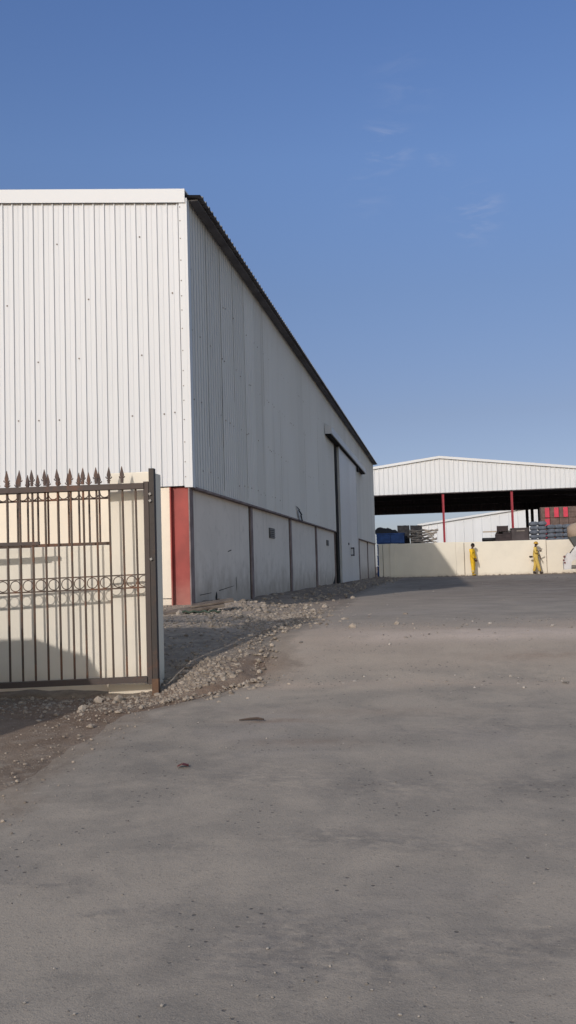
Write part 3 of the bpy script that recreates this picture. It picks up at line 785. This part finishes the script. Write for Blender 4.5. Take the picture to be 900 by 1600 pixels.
for x, y, n_, top, lab in ((-2.32, 58.4, 4, 2.46, 'square black bale on top of its stack, left of the two dark bales'), (-1.56, 58.9, 4, 2.46, 'square black bale rising behind the beige sheets, right of the two dark bales')):
    h = (top - GZ) / n_
    for k in range(n_):
        o = bale(.70, .8, h - .01).build('bale', M['black']); o.location = (x, y, GZ + k * h)
        tag(o, lab if k == n_ - 1 else 'square black bale low in its stack, hidden by the yard wall', 'bale', 'black bales behind the yard wall')
# beige flattened sheets
NS = 21; hs = (2.12 - GZ) / NS
for k in range(NS):
    w = random.uniform(1.35, 1.75) if k > NS - 9 else 1.6; nx_ = 14
    b = MB(); vs = []
    for i in range(nx_ + 1):
        x = -w / 2 + w * i / nx_; dz_ = .025 * sin(i * .9 + k * 2) + .02 * random.uniform(-1, 1); e_ = .4 + .06 * random.uniform(-1, 1); tk = hs * random.uniform(.55, .85)
        vs += [(x, -e_, dz_), (x, e_, dz_), (x, e_, dz_ + tk), (x, -e_, dz_ + tk)]
    fs = [(4 * i + a, 4 * i + 4 + a, 4 * i + 4 + (a + 1) % 4, 4 * i + (a + 1) % 4) for i in range(nx_) for a in range(4)] + [(0, 1, 2, 3), (4 * nx_ + 3, 4 * nx_ + 2, 4 * nx_ + 1, 4 * nx_)]
    b.add(vs, fs); o = b.build('sheet', M['beige']); o.location = (-1.12 + random.uniform(-.13, .13), 56.9, GZ + .02 + k * hs)
    o.rotation_euler = (0, random.uniform(-.02, .02), random.uniform(-.06, .06))
    kk = NS - 1 - k
    tag(o, f'wavy beige sheet, {ordinal(kk)} of the ragged stack beside the black bales' if kk < 7 else 'beige sheet low in the ragged stack, hidden by the yard wall', 'sheet', 'beige sheets in a ragged stack')
# dark crates, roll and container right of the first red post
def crate(w, d, h, m1, m2=None, name='crate'):
    b = MB(); b.box(-w / 2 + .02, w / 2 - .02, -d / 2 + .02, d / 2 - .02, .03, h - .01, 0, .015)
    for sx in (-1, 1): b.box(sx * (w / 2 - .03) - .03, sx * (w / 2 - .03) + .03, -d / 2, d / 2, 0, h, 0, .008)
    for z in (.05, h * .5, h - .09): b.box(-w / 2 + .06, w / 2 - .06, -d / 2 - .004, d / 2 + .004, z, z + .06, 0, .006)
    return b.build(name, m1)
H = .615
for x, n_, w in ((3.28, 4, .44), (3.73, 4, .46)):
    for k in range(n_):
        hh = .60 if not (x < 3.5 and k == 3) else .52
        o = crate(w, .8, hh, M['darkbrown']); o.location = (x, 57.0, GZ + .605 * k)
        o_top = GZ + .605 * 3 + hh
        tag(o, ('dark brown crate on top of its stack, ' + ('left one, over the pale timber' if x < 3.5 else 'right one, beside the grey brown tank')) if k == 3 else 'dark brown crate low in its stack, hidden by the yard wall', 'crate', 'dark crates behind the yard wall')
# higher block on the stack so the top steps as in the photo
o = crate(.62, .7, .38, M['darkbrown']); o.location = (3.48, 57.0, GZ + .605 * 3 + .605); tag(o, 'small dark crate standing highest on the dark brown stack', 'crate', 'dark crates behind the yard wall')
b = MB(); b.box(-.5, .5, -.55, .55, 0, 1.25, 0, .05); b.box(-.52, .52, -.57, .57, 1.25, 1.32, 0, .02)
for x in (-.3, 0, .3): b.box(x - .03, x + .03, -.572, -.55, .05, 1.2, 0, .006)
b.box(-.2, .25, -.58, -.556, 1.12, 1.17, 1)
tk = None
for k in range(2):
    if tk is None: tk = o = b.build('tank', [simple('grey_brown_tank', (.085, .07, .07), (.06, .05, .05), 2), M['beige']])
    else: o = tk.copy(); COL.objects.link(o)
    o.location = (4.46, 57.2, GZ + 1.325 * k)
    tag(o, 'grey brown box tank with a pale label, right of the dark crates' if k else 'grey brown box tank under another, hidden by the yard wall', 'tank', 'grey brown tanks')
b = MB(); b.tube([(-.42, 0, .1), (-.40, 0, .1), (.4, .02, .1), (.44, .02, .1)], [.05, .1, .1, .05], 12)
stk = MB(); stk.box(-.4, .45, -.3, .3, 0, 1.94, 0, .02); 
for z in (.4, .8, 1.2, 1.6): stk.box(-.41, .46, -.31, .31, z, z + .03, 0, .006)
o = stk.build('cabinet', M['darkbrown']); o.location = (2.70, 57.3, GZ); tag(o, 'low dark cabinet behind the yard wall, left of the dark crates', 'cabinet')
o = b.build('tarpaulin_roll', M['black'], None, True); o.location = (2.72, 57.3, GZ + 1.942); tag(o, 'dark rolled tarpaulin lying on the cabinet just above the wall top', 'roll')
mb = MB(); mb.box(0, 2.2, -.06, .06, 0, .07); o = mb.build('timber', M['timber']); o.location = (2.38, 57.62, 1.85); tag(o, 'pale timber sticking out to the left behind the dark crates', 'timber')
mb = MB(); mb.box(-.8, .8, -.3, .3, 0, 2.46, 0, .02)
for z in (.6, 1.2, 1.8): mb.box(-.81, .81, -.31, .31, z, z + .04, 0, .01)
o = mb.build('cupboard', M['darkbrown']); o.location = (3.95, 57.95, GZ); tag(o, 'dark cupboard standing behind the dark crates and carrying the timber', 'cupboard')
# blue grey sacks
sk = None
def sack_mesh(w, d, h):
    bm = bmesh.new(); bmesh.ops.create_cube(bm, size=1); bmesh.ops.subdivide_edges(bm, edges=bm.edges[:], cuts=4, use_grid_fill=True)
    for v in bm.verts:
        p = v.co * 2; k = 1 - .28 * (p.x ** 4) ; q = 1 - .15 * p.z ** 4
        v.co = Vector((p.x * w / 2 * q, p.y * d / 2 * q, (p.z * k * h / 2) + h / 2 + .015 * mn.noise(p * 1.7)))
    b = MB(); b.bm(bm); return b.build('sack', M['bluegrey'], None, True)
hs = .245
for st, (xa, cols, top, yy) in enumerate(((4.99, 2, 2.34, 56.6), (5.94, 3, 2.14, 56.8))):
    n_ = int((top - GZ) / hs)
    for k in range(n_):
        for c in range(cols):
            if sk is None: sk = o = sack_mesh(.47, .7, hs * 1.0)
            else: o = sk.copy(); COL.objects.link(o)
            o.location = (xa + .235 + c * .455 + random.uniform(-.02, .02), yy + random.uniform(-.04, .04), GZ + (top - GZ - n_ * hs) + k * hs); o.rotation_euler = (0, random.uniform(-.03, .03), random.uniform(-.06, .06))
            if k == 0: o.scale = (1, 1, 1)
            kk = n_ - 1 - k
            side = (('left', 'right') if cols == 2 else ('left', 'middle', 'right'))[c]
            if kk < 4: tag(o, f'blue grey sack, {ordinal(kk)}, {side} column of the ' + ('taller stack' if st == 0 else 'lower stack'), 'sack', 'blue grey sacks behind the yard wall')
            else: tag(o, 'blue grey sack low in its stack, hidden by the yard wall', 'sack', 'blue grey sacks behind the yard wall')
# brown crates with crimson panels
hc = .665
proto_c = None
for c in range(4):
    for k in range(6):
        x = 6.25 + c * .545; last = c == 3
        t = thing('panelled_crate', 'x', 'crate', (x + (.18 if last else 0), 60.3, GZ - .02 + k * hc), 'brown crates with crimson panels')
        b = MB(); w = .53 if not last else .9
        b.box(-w / 2, w / 2, -.4, .4, .0, hc - .06, 0, .03); b.box(-w / 2, w / 2, -.36, .36, hc - .06, hc - .004, 0, .01)
        for z in (.15, .33): b.box(-w / 2 - .002, w / 2 + .002, -.415, -.385, z, z + .05, 0, .008)
        b.v = [tuple(Vector(v) + t.location) for v in b.v]; b.build('body', M['brown'], t)
        red = not last and (k == 5 or (k == 4 and c == 0) or k < 4)
        if red:
            b = MB(); b.box(-.02, .25, -.44, -.416, .02, hc - .05, 0, .008); b.v = [tuple(Vector(v) + t.location) for v in b.v]; b.build('panel', M['crimson'], t)
        if k == 5: lb = ['brown crate with a crimson panel, top row, leftmost of the three panelled ones', 'brown crate with a crimson panel, top row, between two others alike', 'brown crate with a crimson panel, top row, rightmost of the three panelled ones', 'wide plain brown crate at the right end of the top row'][c]
        elif k == 4: lb = ['brown crate with a crimson panel, left end of the second row', 'plain brown crate, second row, next to the panelled one', 'plain brown crate, second row, third from the left', 'wide plain brown crate at the right end of the second row'][c]
        else: lb = 'brown crate low in the pile, hidden behind the blue grey sacks and the wall'
        t['label'] = lb

# ------------------------------------------------------------------ truck at the right edge, seen from behind
M['white_paint'] = simple('dusty_white_paint', (.58, .56, .55), (.42, .40, .39), 3, .5)
M['chute'] = simple('dark_chute', (.07, .075, .072), (.05, .052, .05), 4, .6)
M['greybar'] = simple('grey_bar_paint', (.20, .185, .17), rough=.6)
M['rubber'] = simple('tyre_rubber', (.02, .02, .02), rough=.9)
M['lamp'] = simple('dull_red_lamp', (.16, .05, .05), rough=.4)
tr = thing('drum_truck', 'white truck with tan drum and grey rear bar, cut off by the right edge', 'truck', (6.3, 49.6, -.62))
mb = MB(); mb.prism([(5.90, -.40), (5.89, -.05), (5.98, .25), (6.12, .42), (6.24, .42), (6.46, .70), (6.7, .86), (8.9, .86), (8.9, .2), (6.62, .17), (6.40, .08), (6.27, -.02), (6.24, -.38)], 48.9, 49.25); mb.build('mudguard', M['white_paint'], tr)
mb = MB(); mb.prism([(6.18, .42), (6.22, .40), (6.40, .64), (6.37, .66)], 48.88, 48.9); mb.prism([(6.52, .33), (6.9, .40), (6.9, .2), (6.64, .18)], 48.88, 48.9); mb.build('slot', M['joint'], tr)
for x, z, r_ in ((5.96, .24, .055), (5.92, .07, .045), (5.965, -.06, .045)):
    mb = MB(); mb.tube([(x - .03, 48.93, z), (x - .03, 48.86, z)], r_, 12); mb.build('lamp', M['lamp'], tr)
mb = MB(); mb.tube([(6.24, 49.05, -.28), (9, 49.05, -.28)], .095, 14); mb.build('rear_bar', M['greybar'], tr, True)
mb = MB(); mb.prism([(6.25, 1.2), (6.55, 1.25), (7.6, 1.1), (7.6, .7), (6.62, .5), (6.52, .75)], 49.3, 49.9); mb.build('chute', M['chute'], tr)
prof_d = [(6.22, .05), (6.24, .26), (6.42, .40), (6.8, .48), (7.6, .80), (8.8, 1.12), (10, 1.15), (11.2, .9), (11.3, .05)]
mb = MB(); mb.tube([(x, 49.7, 1.46 + (x - 6.2) * .05) for x, r_ in prof_d], [r_ for x, r_ in prof_d], 28); mb.build('drum', M['tan'], tr, True)
mb = MB(); mb.box(6.9, 14, 49.15, 49.35, .0, .25); mb.box(6.9, 14, 50.1, 50.3, .0, .25); mb.box(11.3, 11.6, 49.15, 50.3, .25, 1.6); mb.box(7.3, 7.6, 49.2, 50.25, .25, .9); mb.build('chassis', M['chute'], tr)
mb = MB(); mb.box(12.1, 13.9, 48.7, 50.8, .1, 2.1, 0, .08); mb.build('cab', M['white_paint'], tr)
for x in (8.4, 9.7, 13.1):
    for y in (48.75, 50.45):
        mb = MB(); mb.tube([(x, y, -.12), (x, y + .04, -.12), (x, y + .28, -.12), (x, y + .32, -.12)], [.46, .5, .5, .46], 24); mb.build('wheel', M['rubber'], tr)

# ------------------------------------------------------------------ vehicle just outside the frame at left (its shadow falls on the gate wall)
ca = thing('parked_van', 'light grey van parked outside the left edge, shading the foot of the gate wall', 'van', (-5.5, 5.75, -1.18))
sil = [(-8.3, -.85), (-8.35, .2), (-8.1, .32), (-4.36, .33), (-4.1, .23), (-3.86, .17), (-3.77, -.02), (-3.74, -.55), (-3.8, -.86)]
mb = MB(); mb.prism(sil, 4.95, 6.6); mb.build('body', simple('grey_van_paint', (.4, .4, .4), rough=.35), ca)
for x in (-7.4, -4.6):
    for y in (4.9, 6.42):
        mb = MB(); mb.tube([(x, y, -.86), (x, y + .02, -.86), (x, y + .2, -.86), (x, y + .22, -.86)], [.26, .31, .31, .26], 20); mb.build('wheel', M['rubber'], ca)
for y in (4.943, 6.6):
    mb = MB(); mb.box(-7.9, -4.5, y, y + .007, -.15, .2); mb.build('window', simple('dark_glass', (.02, .025, .03), rough=.1), ca)

# ------------------------------------------------------------------ people
def skin_mesh(name, chains, mats, parent, sub=2):
    """chains: list of lists of (x,y,z,r); first vertex of later chains may name (chain,index) to join"""
    verts = []; edges = []; rad = []; idx = []
    for ch in chains:
        ids = []
        for q in ch:
            if len(q) == 2: ids.append(idx[q[0]][q[1]])
            else: ids.append(len(verts)); verts.append(q[:3]); rad.append(q[3])
        idx.append(ids); edges += list(zip(ids, ids[1:]))
    me = D.meshes.new(name); me.from_pydata(verts, edges, []); o = D.objects.new(name, me); COL.objects.link(o)
    o.modifiers.new('s', 'SKIN'); ms = o.modifiers.new('u', 'SUBSURF'); ms.levels = ms.render_levels = sub
    for i, r in enumerate(rad):
        sv = me.skin_vertices[0].data[i]; sv.radius = r if isinstance(r, tuple) else (r, r); sv.use_root = i == 0
    dg = bpy.context.evaluated_depsgraph_get(); dg.update()
    nm = D.meshes.new_from_object(o.evaluated_get(dg)); nm.name = name
    D.objects.remove(o); D.meshes.remove(me)
    nm.materials.clear(); nm.materials.append(mats)
    nm.polygons.foreach_set('use_smooth', [True] * len(nm.polygons))
    o = D.objects.new(name, nm); COL.objects.link(o); o.parent = parent
    return o
M['skin'] = simple('brown_skin', (.085, .045, .03), (.07, .038, .026), 8, .6, 0)
M['yellow'] = simple('yellow_cloth', (.80, .50, .028), (.66, .39, .022), 5, .85, .3)
M['dullyellow'] = simple('faded_yellow_cloth', (.60, .42, .10), (.48, .33, .08), 5, .85, .3)
M['hair'] = simple('black_hair', (.012, .011, .012), rough=.9)
M['helmet'] = simple('yellow_helmet', (.55, .31, .03), rough=.4, bump=0)
M['band'] = simple('pale_reflective_band', (.65, .55, .38), rough=.5, bump=0)
M['boot'] = simple('dark_boot', (.05, .035, .03)); M['glove'] = simple('dark_glove', (.06, .045, .04))
def fingers(hand, direc, side, r=.0095):
    """five short chains: four fingers of unequal length and a thumb; hand = (chain, index)"""
    return hand, direc, side
def person(name, label, loc, J, cloth, boot_m, hard_hat, rz=0):
    root = thing('person', label, 'person', loc)
    hipL, kneeL, ankL, hipR, kneeR, ankR = (J[k] for k in ('hL', 'kL', 'aL', 'hR', 'kR', 'aR'))
    def P_(k, r): return (*J[k], r)
    def hand_chains(base_chain, base_i, wrist, hand, side):
        w, h = Vector(wrist), Vector(hand); d = (h - w).normalized(); sd = Vector(side).normalized(); out = []
        for off, ln in ((-.028, .068), (-.010, .08), (.010, .076), (.027, .06)):
            p = h + sd * off; curl = Vector((d.z, 0, -d.x)) * .018
            out.append([(base_chain, base_i), (*p, .0105), (*(p + d * ln * .55 + curl * .4), .0095), (*(p + d * ln + curl * 1.4), .008)])
        t = w + (h - w) * .45 + sd * -.03
        out.append([(base_chain, base_i), (*t, .012), (*(t + d * .05 + sd * -.02), .0095)])
        return out
    ch = [[P_('pel', .105), P_('sp', .10), P_('ch', .115), P_('nk', .052), (*Vector(J['nk']).lerp(Vector(J['hd']), .45), .062), P_('hd', (.083, .098)), P_('tp', .062)],
          [(0, 0), P_('hL', .08), P_('kL', .05), P_('aL', .035), P_('tL', .03)], [(0, 0), P_('hR', .08), P_('kR', .05), P_('aR', .035), P_('tR', .03)],
          [(0, 2), P_('sL', .055), P_('eL', .038), P_('wL', .026), P_('pL', .03)], [(0, 2), P_('sR', .055), P_('eR', .038), P_('wR', .026), P_('pR', .03)]]
    ch += hand_chains(3, 4, J['wL'], J['pL'], J.get('sideL', (1, 0, .2))); ch += hand_chains(4, 4, J['wR'], J['pR'], J.get('sideR', (1, 0, .2)))
    body = skin_mesh('body', ch, M['skin'], root, 2)
    hd = Vector(J['hd']); f = J['face']; f = Vector(f).normalized(); sd = Vector((-f.y, f.x, 0))
    # face: nose, ears, eyes and mouth joined into the same body mesh
    b = bmesh.new(); b.from_mesh(body.data)
    def blob(c, s_, mi=0):
        r_ = bmesh.ops.create_icosphere(b, subdivisions=2, radius=1)
        for v in r_['verts']: v.co = c + f * v.co.x * s_[0] + sd * v.co.y * s_[1] + Vector((0, 0, v.co.z * s_[2]))
        for v in r_['verts']:
            for fc in v.link_faces: fc.material_index = mi
    blob(hd + f * .095 + Vector((0, 0, -.015)), (.018, .013, .024))
    for s_ in (-1, 1):
        blob(hd + sd * .083 * s_ + Vector((0, 0, -.01)), (.02, .009, .03)); blob(hd + f * .084 + sd * .032 * s_ + Vector((0, 0, .01)), (.008, .012, .007), 1)
    blob(hd + f * .083 + Vector((0, 0, -.055)), (.012, .024, .009), 1)
    b.to_mesh(body.data); b.free(); body.data.materials.append(M['hair'])
    cl = [[(*J['pel'], (.16, .14)), (*J['sp'], (.152, .135)), (*J['ch'], (.165, .15)), (*Vector(J['ch']).lerp(Vector(J['nk']), .72), .075)],
          [(0, 0), P_('hL', .118), P_('kL', .096), (*Vector(J['kL']).lerp(Vector(J['aL']), .9), .075)], [(0, 0), P_('hR', .118), P_('kR', .096), (*Vector(J['kR']).lerp(Vector(J['aR']), .9), .075)],
          [(0, 2), P_('sL', .088), P_('eL', .07), (*Vector(J['eL']).lerp(Vector(J['wL']), J.get('cuffL', .92)), .048)], [(0, 2), P_('sR', .088), P_('eR', .07), (*Vector(J['eR']).lerp(Vector(J['wR']), J.get('cuffR', .92)), .048)]]
    skin_mesh('coverall', cl, cloth, root, 2)
    for a, t_ in (('aL', 'tL'), ('aR', 'tR')):
        A, T = Vector(J[a]), Vector(J[t_]); bk = A - (T - A) * .25
        skin_mesh('boot', [[(A.x, A.y, A.z + .05, .05), (*(A + Vector((0, 0, -.03))), .052), (T.x, T.y, T.z + .012, .042)], [(0, 1), (bk.x, bk.y, A.z - .035, .042)]], boot_m, root, 1)
    for k, a in (('kL', 'aL'), ('kR', 'aR')):
        if J.get('bands', True):
            p = Vector(J[k]).lerp(Vector(J[a]), .5); q = Vector(J[k]).lerp(Vector(J[a]), .62); b = MB(); b.tube([p, q], .095, 16, 0, False); o = b.build('reflective_band', M['band'], None, True); o.parent = root
    # hair or hard hat
    bm = bmesh.new(); bmesh.ops.create_uvsphere(bm, u_segments=20, v_segments=12, radius=1)
    cut = -.05 if not hard_hat else -.02
    bmesh.ops.delete(bm, geom=[v for v in bm.verts if v.co.z < cut and not (not hard_hat and v.co.x < -.1 and v.co.z > -.62)], context='VERTS')
    for v in bm.verts:
        c = v.co; sc = (.118, .108, .125) if hard_hat else (.108, .096, .118)
        v.co = hd + f * (c.x * sc[0] - .008) + sd * c.y * sc[1] + Vector((0, 0, c.z * sc[2] + .022))
    b = MB(); b.bm(bm)
    if hard_hat:
        n = 24; vs = []
        for i in range(n):
            a = 2 * pi * i / n; e_ = .035 + (.04 if cos(a) > .3 else 0); vs += [hd + f * cos(a) * .11 + sd * sin(a) * .102 + Vector((0, 0, .03)), hd + f * cos(a) * (.115 + e_) + sd * sin(a) * (.108 + .03) + Vector((0, 0, .018))]
        b.add(vs, [(2 * i, 2 * i + 1, (2 * i + 3) % (2 * n), (2 * i + 2) % (2 * n)) for i in range(n)])
        o = b.build('hard_hat', M['helmet'], None, True)
    else: o = b.build('hair', M['hair'], None, True)
    o.parent = root
    root.rotation_euler.z = rz
    return root
# first: standing, seen from the side, arms down in front
J1 = dict(pel=(0, 0, .90), sp=(.0, 0, 1.08), ch=(.0, 0, 1.30), nk=(.015, 0, 1.46), hd=(.045, 0, 1.575), tp=(.04, 0, 1.655), face=(1, -.25, 0),
          hL=(0, .085, .83), kL=(.015, .085, .46), aL=(-.015, .085, .09), tL=(.13, .10, .04), hR=(0, -.085, .83), kR=(.03, -.085, .46), aR=(.02, -.085, .09), tR=(.16, -.105, .04),
          sL=(0, .185, 1.35), eL=(.03, .235, 1.08), wL=(.15, .15, .87), pL=(.175, .12, .80), sR=(0, -.185, 1.35), eR=(.02, -.235, 1.08), wR=(.16, -.165, .88), pR=(.185, -.14, .81))
person('person', 'bareheaded person in bright yellow coveralls standing before the far cream wall', (1.52, 51.02, base_z(1.5, 51) + .014), J1, M['yellow'], simple('yellow_boot', (.42, .27, .05)), False, radians(-20))
# second: walking to the right, arms folded in front, hard hat
J2 = dict(pel=(0, 0, .89), sp=(.0, 0, 1.07), ch=(.0, 0, 1.29), nk=(.02, 0, 1.45), hd=(.05, 0, 1.555), tp=(.045, 0, 1.635), face=(1, -.2, 0), bands=False,
          hL=(-.01, .085, .83), kL=(-.03, .085, .47), aL=(-.13, .085, .10), tL=(.01, .09, .045), hR=(.01, -.085, .83), kR=(.11, -.085, .47), aR=(.21, -.085, .09), tR=(.355, -.10, .05),
          sL=(0, .18, 1.34), eL=(.03, .24, 1.09), wL=(.21, .12, .92), pL=(.245, .08, .86), sR=(.0, -.185, 1.34), eR=(.02, -.26, 1.10), wR=(.21, -.18, 1.19), pR=(.275, -.13, 1.20), cuffR=.6, cuffL=.75, sideR=(0, .3, 1), sideL=(.3, 0, 1))
p2 = person('person', 'person in a yellow hard hat and dull yellow coveralls walking along the far wall', (4.74, 51.0, base_z(4.7, 51) + .014), J2, M['dullyellow'], M['boot'], True, radians(-8))
bag = MB(); bag.tube([(-.09, 0, 0), (-.06, 0, .02), (.05, 0, .015), (.09, 0, 0)], [.03, .055, .055, .03], 10)
o = bag.build('tool_pouch', M['glove'], None, True); o.parent = p2; o.location = (-.235, .05, .89)

# ------------------------------------------------------------------ camera
cd = D.cameras.new('camera'); cam = D.objects.new('camera', cd); COL.objects.link(cam); S.camera = cam
f_, pit, rol, yaw = 1490., radians(3.44), radians(-1.62), radians(9.15)
fw = Vector((-sin(yaw) * cos(pit), cos(yaw) * cos(pit), sin(pit))); r0 = Vector((cos(yaw), sin(yaw), 0)); u0 = r0.cross(fw)
r_ = r0 * cos(rol) + u0 * sin(rol); u_ = u0 * cos(rol) - r0 * sin(rol)
cam.matrix_world = Matrix((r_, u_, -fw)).transposed().to_4x4()
cd.sensor_fit = 'VERTICAL'; cd.sensor_height = 36; cd.sensor_width = 36 * 9 / 16; cd.lens = 36 * f_ / 1600; cd.clip_start = .05; cd.clip_end = 6000

# ------------------------------------------------------------------ light and sky
sd_ = Vector((.66, 2.0, -1)).normalized(); to_sun = -sd_
sl = D.lights.new('sun', 'SUN'); sl.energy = 2.5; sl.angle = radians(1.1); sl.color = (1, .945, .885)
so = D.objects.new('sun', sl); COL.objects.link(so); so.rotation_euler = sd_.to_track_quat('-Z', 'Y').to_euler(); so.location = (-20, -40, 30)
w = D.worlds.new('World'); S.world = w; w.use_nodes = True
n, l = w.node_tree.nodes, w.node_tree.links
bg = n['Background']; sky = n.new('ShaderNodeTexSky'); sky.sky_type = 'NISHITA'; sky.sun_disc = False
sky.sun_elevation = math.asin(to_sun.z); sky.sun_rotation = atan2(to_sun.x, to_sun.y)
sky.air_density = 1.0; sky.dust_density = .6; sky.ozone_density = 2.5; sky.altitude = 0
tc = n.new('ShaderNodeTexCoord')
def wmath(op, a, b=0., c=None):
    q = n.new('ShaderNodeMath'); q.operation = op
    for i, v in enumerate((a, b) if c is None else (a, b, c)):
        if isinstance(v, (int, float)): q.inputs[i].default_value = v
        else: l.new(v, q.inputs[i])
    return q.outputs[0]
mask = None
for c, rad_, k in (((-.042, .912, .408), .04, 1.), ((.04, .938, .345), .042, 1.15), ((-.02, .89, .456), .05, .2), ((-.063, .926, .371), .04, .3), ((.012, .918, .396), .02, .5)):
    d = n.new('ShaderNodeVectorMath'); d.operation = 'DISTANCE'; l.new(tc.outputs['Generated'], d.inputs[0]); d.inputs[1].default_value = Vector(c).normalized()
    m_ = n.new('ShaderNodeMapRange'); m_.interpolation_type = 'SMOOTHSTEP'; l.new(d.outputs['Value'], m_.inputs['Value'])
    m_.inputs['From Min'].default_value = 0; m_.inputs['From Max'].default_value = rad_; m_.inputs['To Min'].default_value = k; m_.inputs['To Max'].default_value = 0
    mask = m_.outputs[0] if mask is None else wmath('MAXIMUM', mask, m_.outputs[0])
mp = n.new('ShaderNodeMapping'); mp.inputs['Scale'].default_value = (14, 14, 55); mp.inputs['Rotation'].default_value = (0, radians(-14), 0); l.new(tc.outputs['Generated'], mp.inputs[0])
no = n.new('ShaderNodeTexNoise'); no.inputs['Scale'].default_value = 1.3; no.inputs['Detail'].default_value = 6; no.inputs['Roughness'].default_value = .62; no.inputs['Distortion'].default_value = .5; l.new(mp.outputs[0], no.inputs['Vector'])
mr = n.new('ShaderNodeMapRange'); mr.interpolation_type = 'SMOOTHSTEP'; l.new(no.outputs['Fac'], mr.inputs['Value']); mr.inputs['From Min'].default_value = .44; mr.inputs['From Max'].default_value = .78
cf = wmath('MULTIPLY', wmath('MULTIPLY', mask, mr.outputs[0]), .38)
tint = n.new('ShaderNodeMix'); tint.data_type = 'RGBA'; tint.blend_type = 'MULTIPLY'; tint.inputs[0].default_value = 1; l.new(sky.outputs[0], tint.inputs[6]); 
sx_ = n.new('ShaderNodeSeparateXYZ'); l.new(tc.outputs['Generated'], sx_.inputs[0])
cr = n.new('ShaderNodeValToRGB'); l.new(sx_.outputs['Z'], cr.inputs[0]); e = cr.color_ramp.elements
SKY_TINT = [(.0, (.29, .30, .41)), (.07, (.335, .315, .40)), (.155, (.37, .325, .37)), (.28, (.43, .41, .467)), (.40, (.51, .525, .62)), (.54, (.49, .54, .69)), (1.0, (1.78, 1.36, .98))]  # sky tint by height, zenith raised as added fill
e[0].position, e[0].color = SKY_TINT[0][0], (*SKY_TINT[0][1], 1); e[1].position, e[1].color = 1.0, (*SKY_TINT[-1][1], 1)
for p_, c_ in SKY_TINT[1:-1]: q = e.new(p_); q.color = (*c_, 1)

back = n.new('ShaderNodeMapRange'); back.interpolation_type = 'SMOOTHSTEP'; l.new(sx_.outputs['Y'], back.inputs['Value'])      # unseen sun half of the sky, brightened as added fill for shaded walls
back.inputs['From Min'].default_value = .55; back.inputs['From Max'].default_value = -.5; back.inputs['To Min'].default_value = 0; back.inputs['To Max'].default_value = 1
hz_ = n.new('ShaderNodeMix'); hz_.data_type = 'RGBA'; l.new(back.outputs[0], hz_.inputs[0]); l.new(cr.outputs[0], hz_.inputs[6]); hz_.inputs[7].default_value = (1.2, 1.0, .82, 1)
l.new(hz_.outputs[2], tint.inputs[7])
mx = n.new('ShaderNodeMix'); mx.data_type = 'RGBA'; l.new(cf, mx.inputs[0]); l.new(tint.outputs[2], mx.inputs[6]); mx.inputs[7].default_value = (2.7, 2.75, 3.3, 1)
l.new(mx.outputs[2], bg.inputs['Color']); bg.inputs['Strength'].default_value = .2
S.view_settings.view_transform = 'Standard'; S.view_settings.look = 'None'; S.view_settings.exposure = 0; S.view_settings.gamma = 1
S.cycles.max_bounces = 6
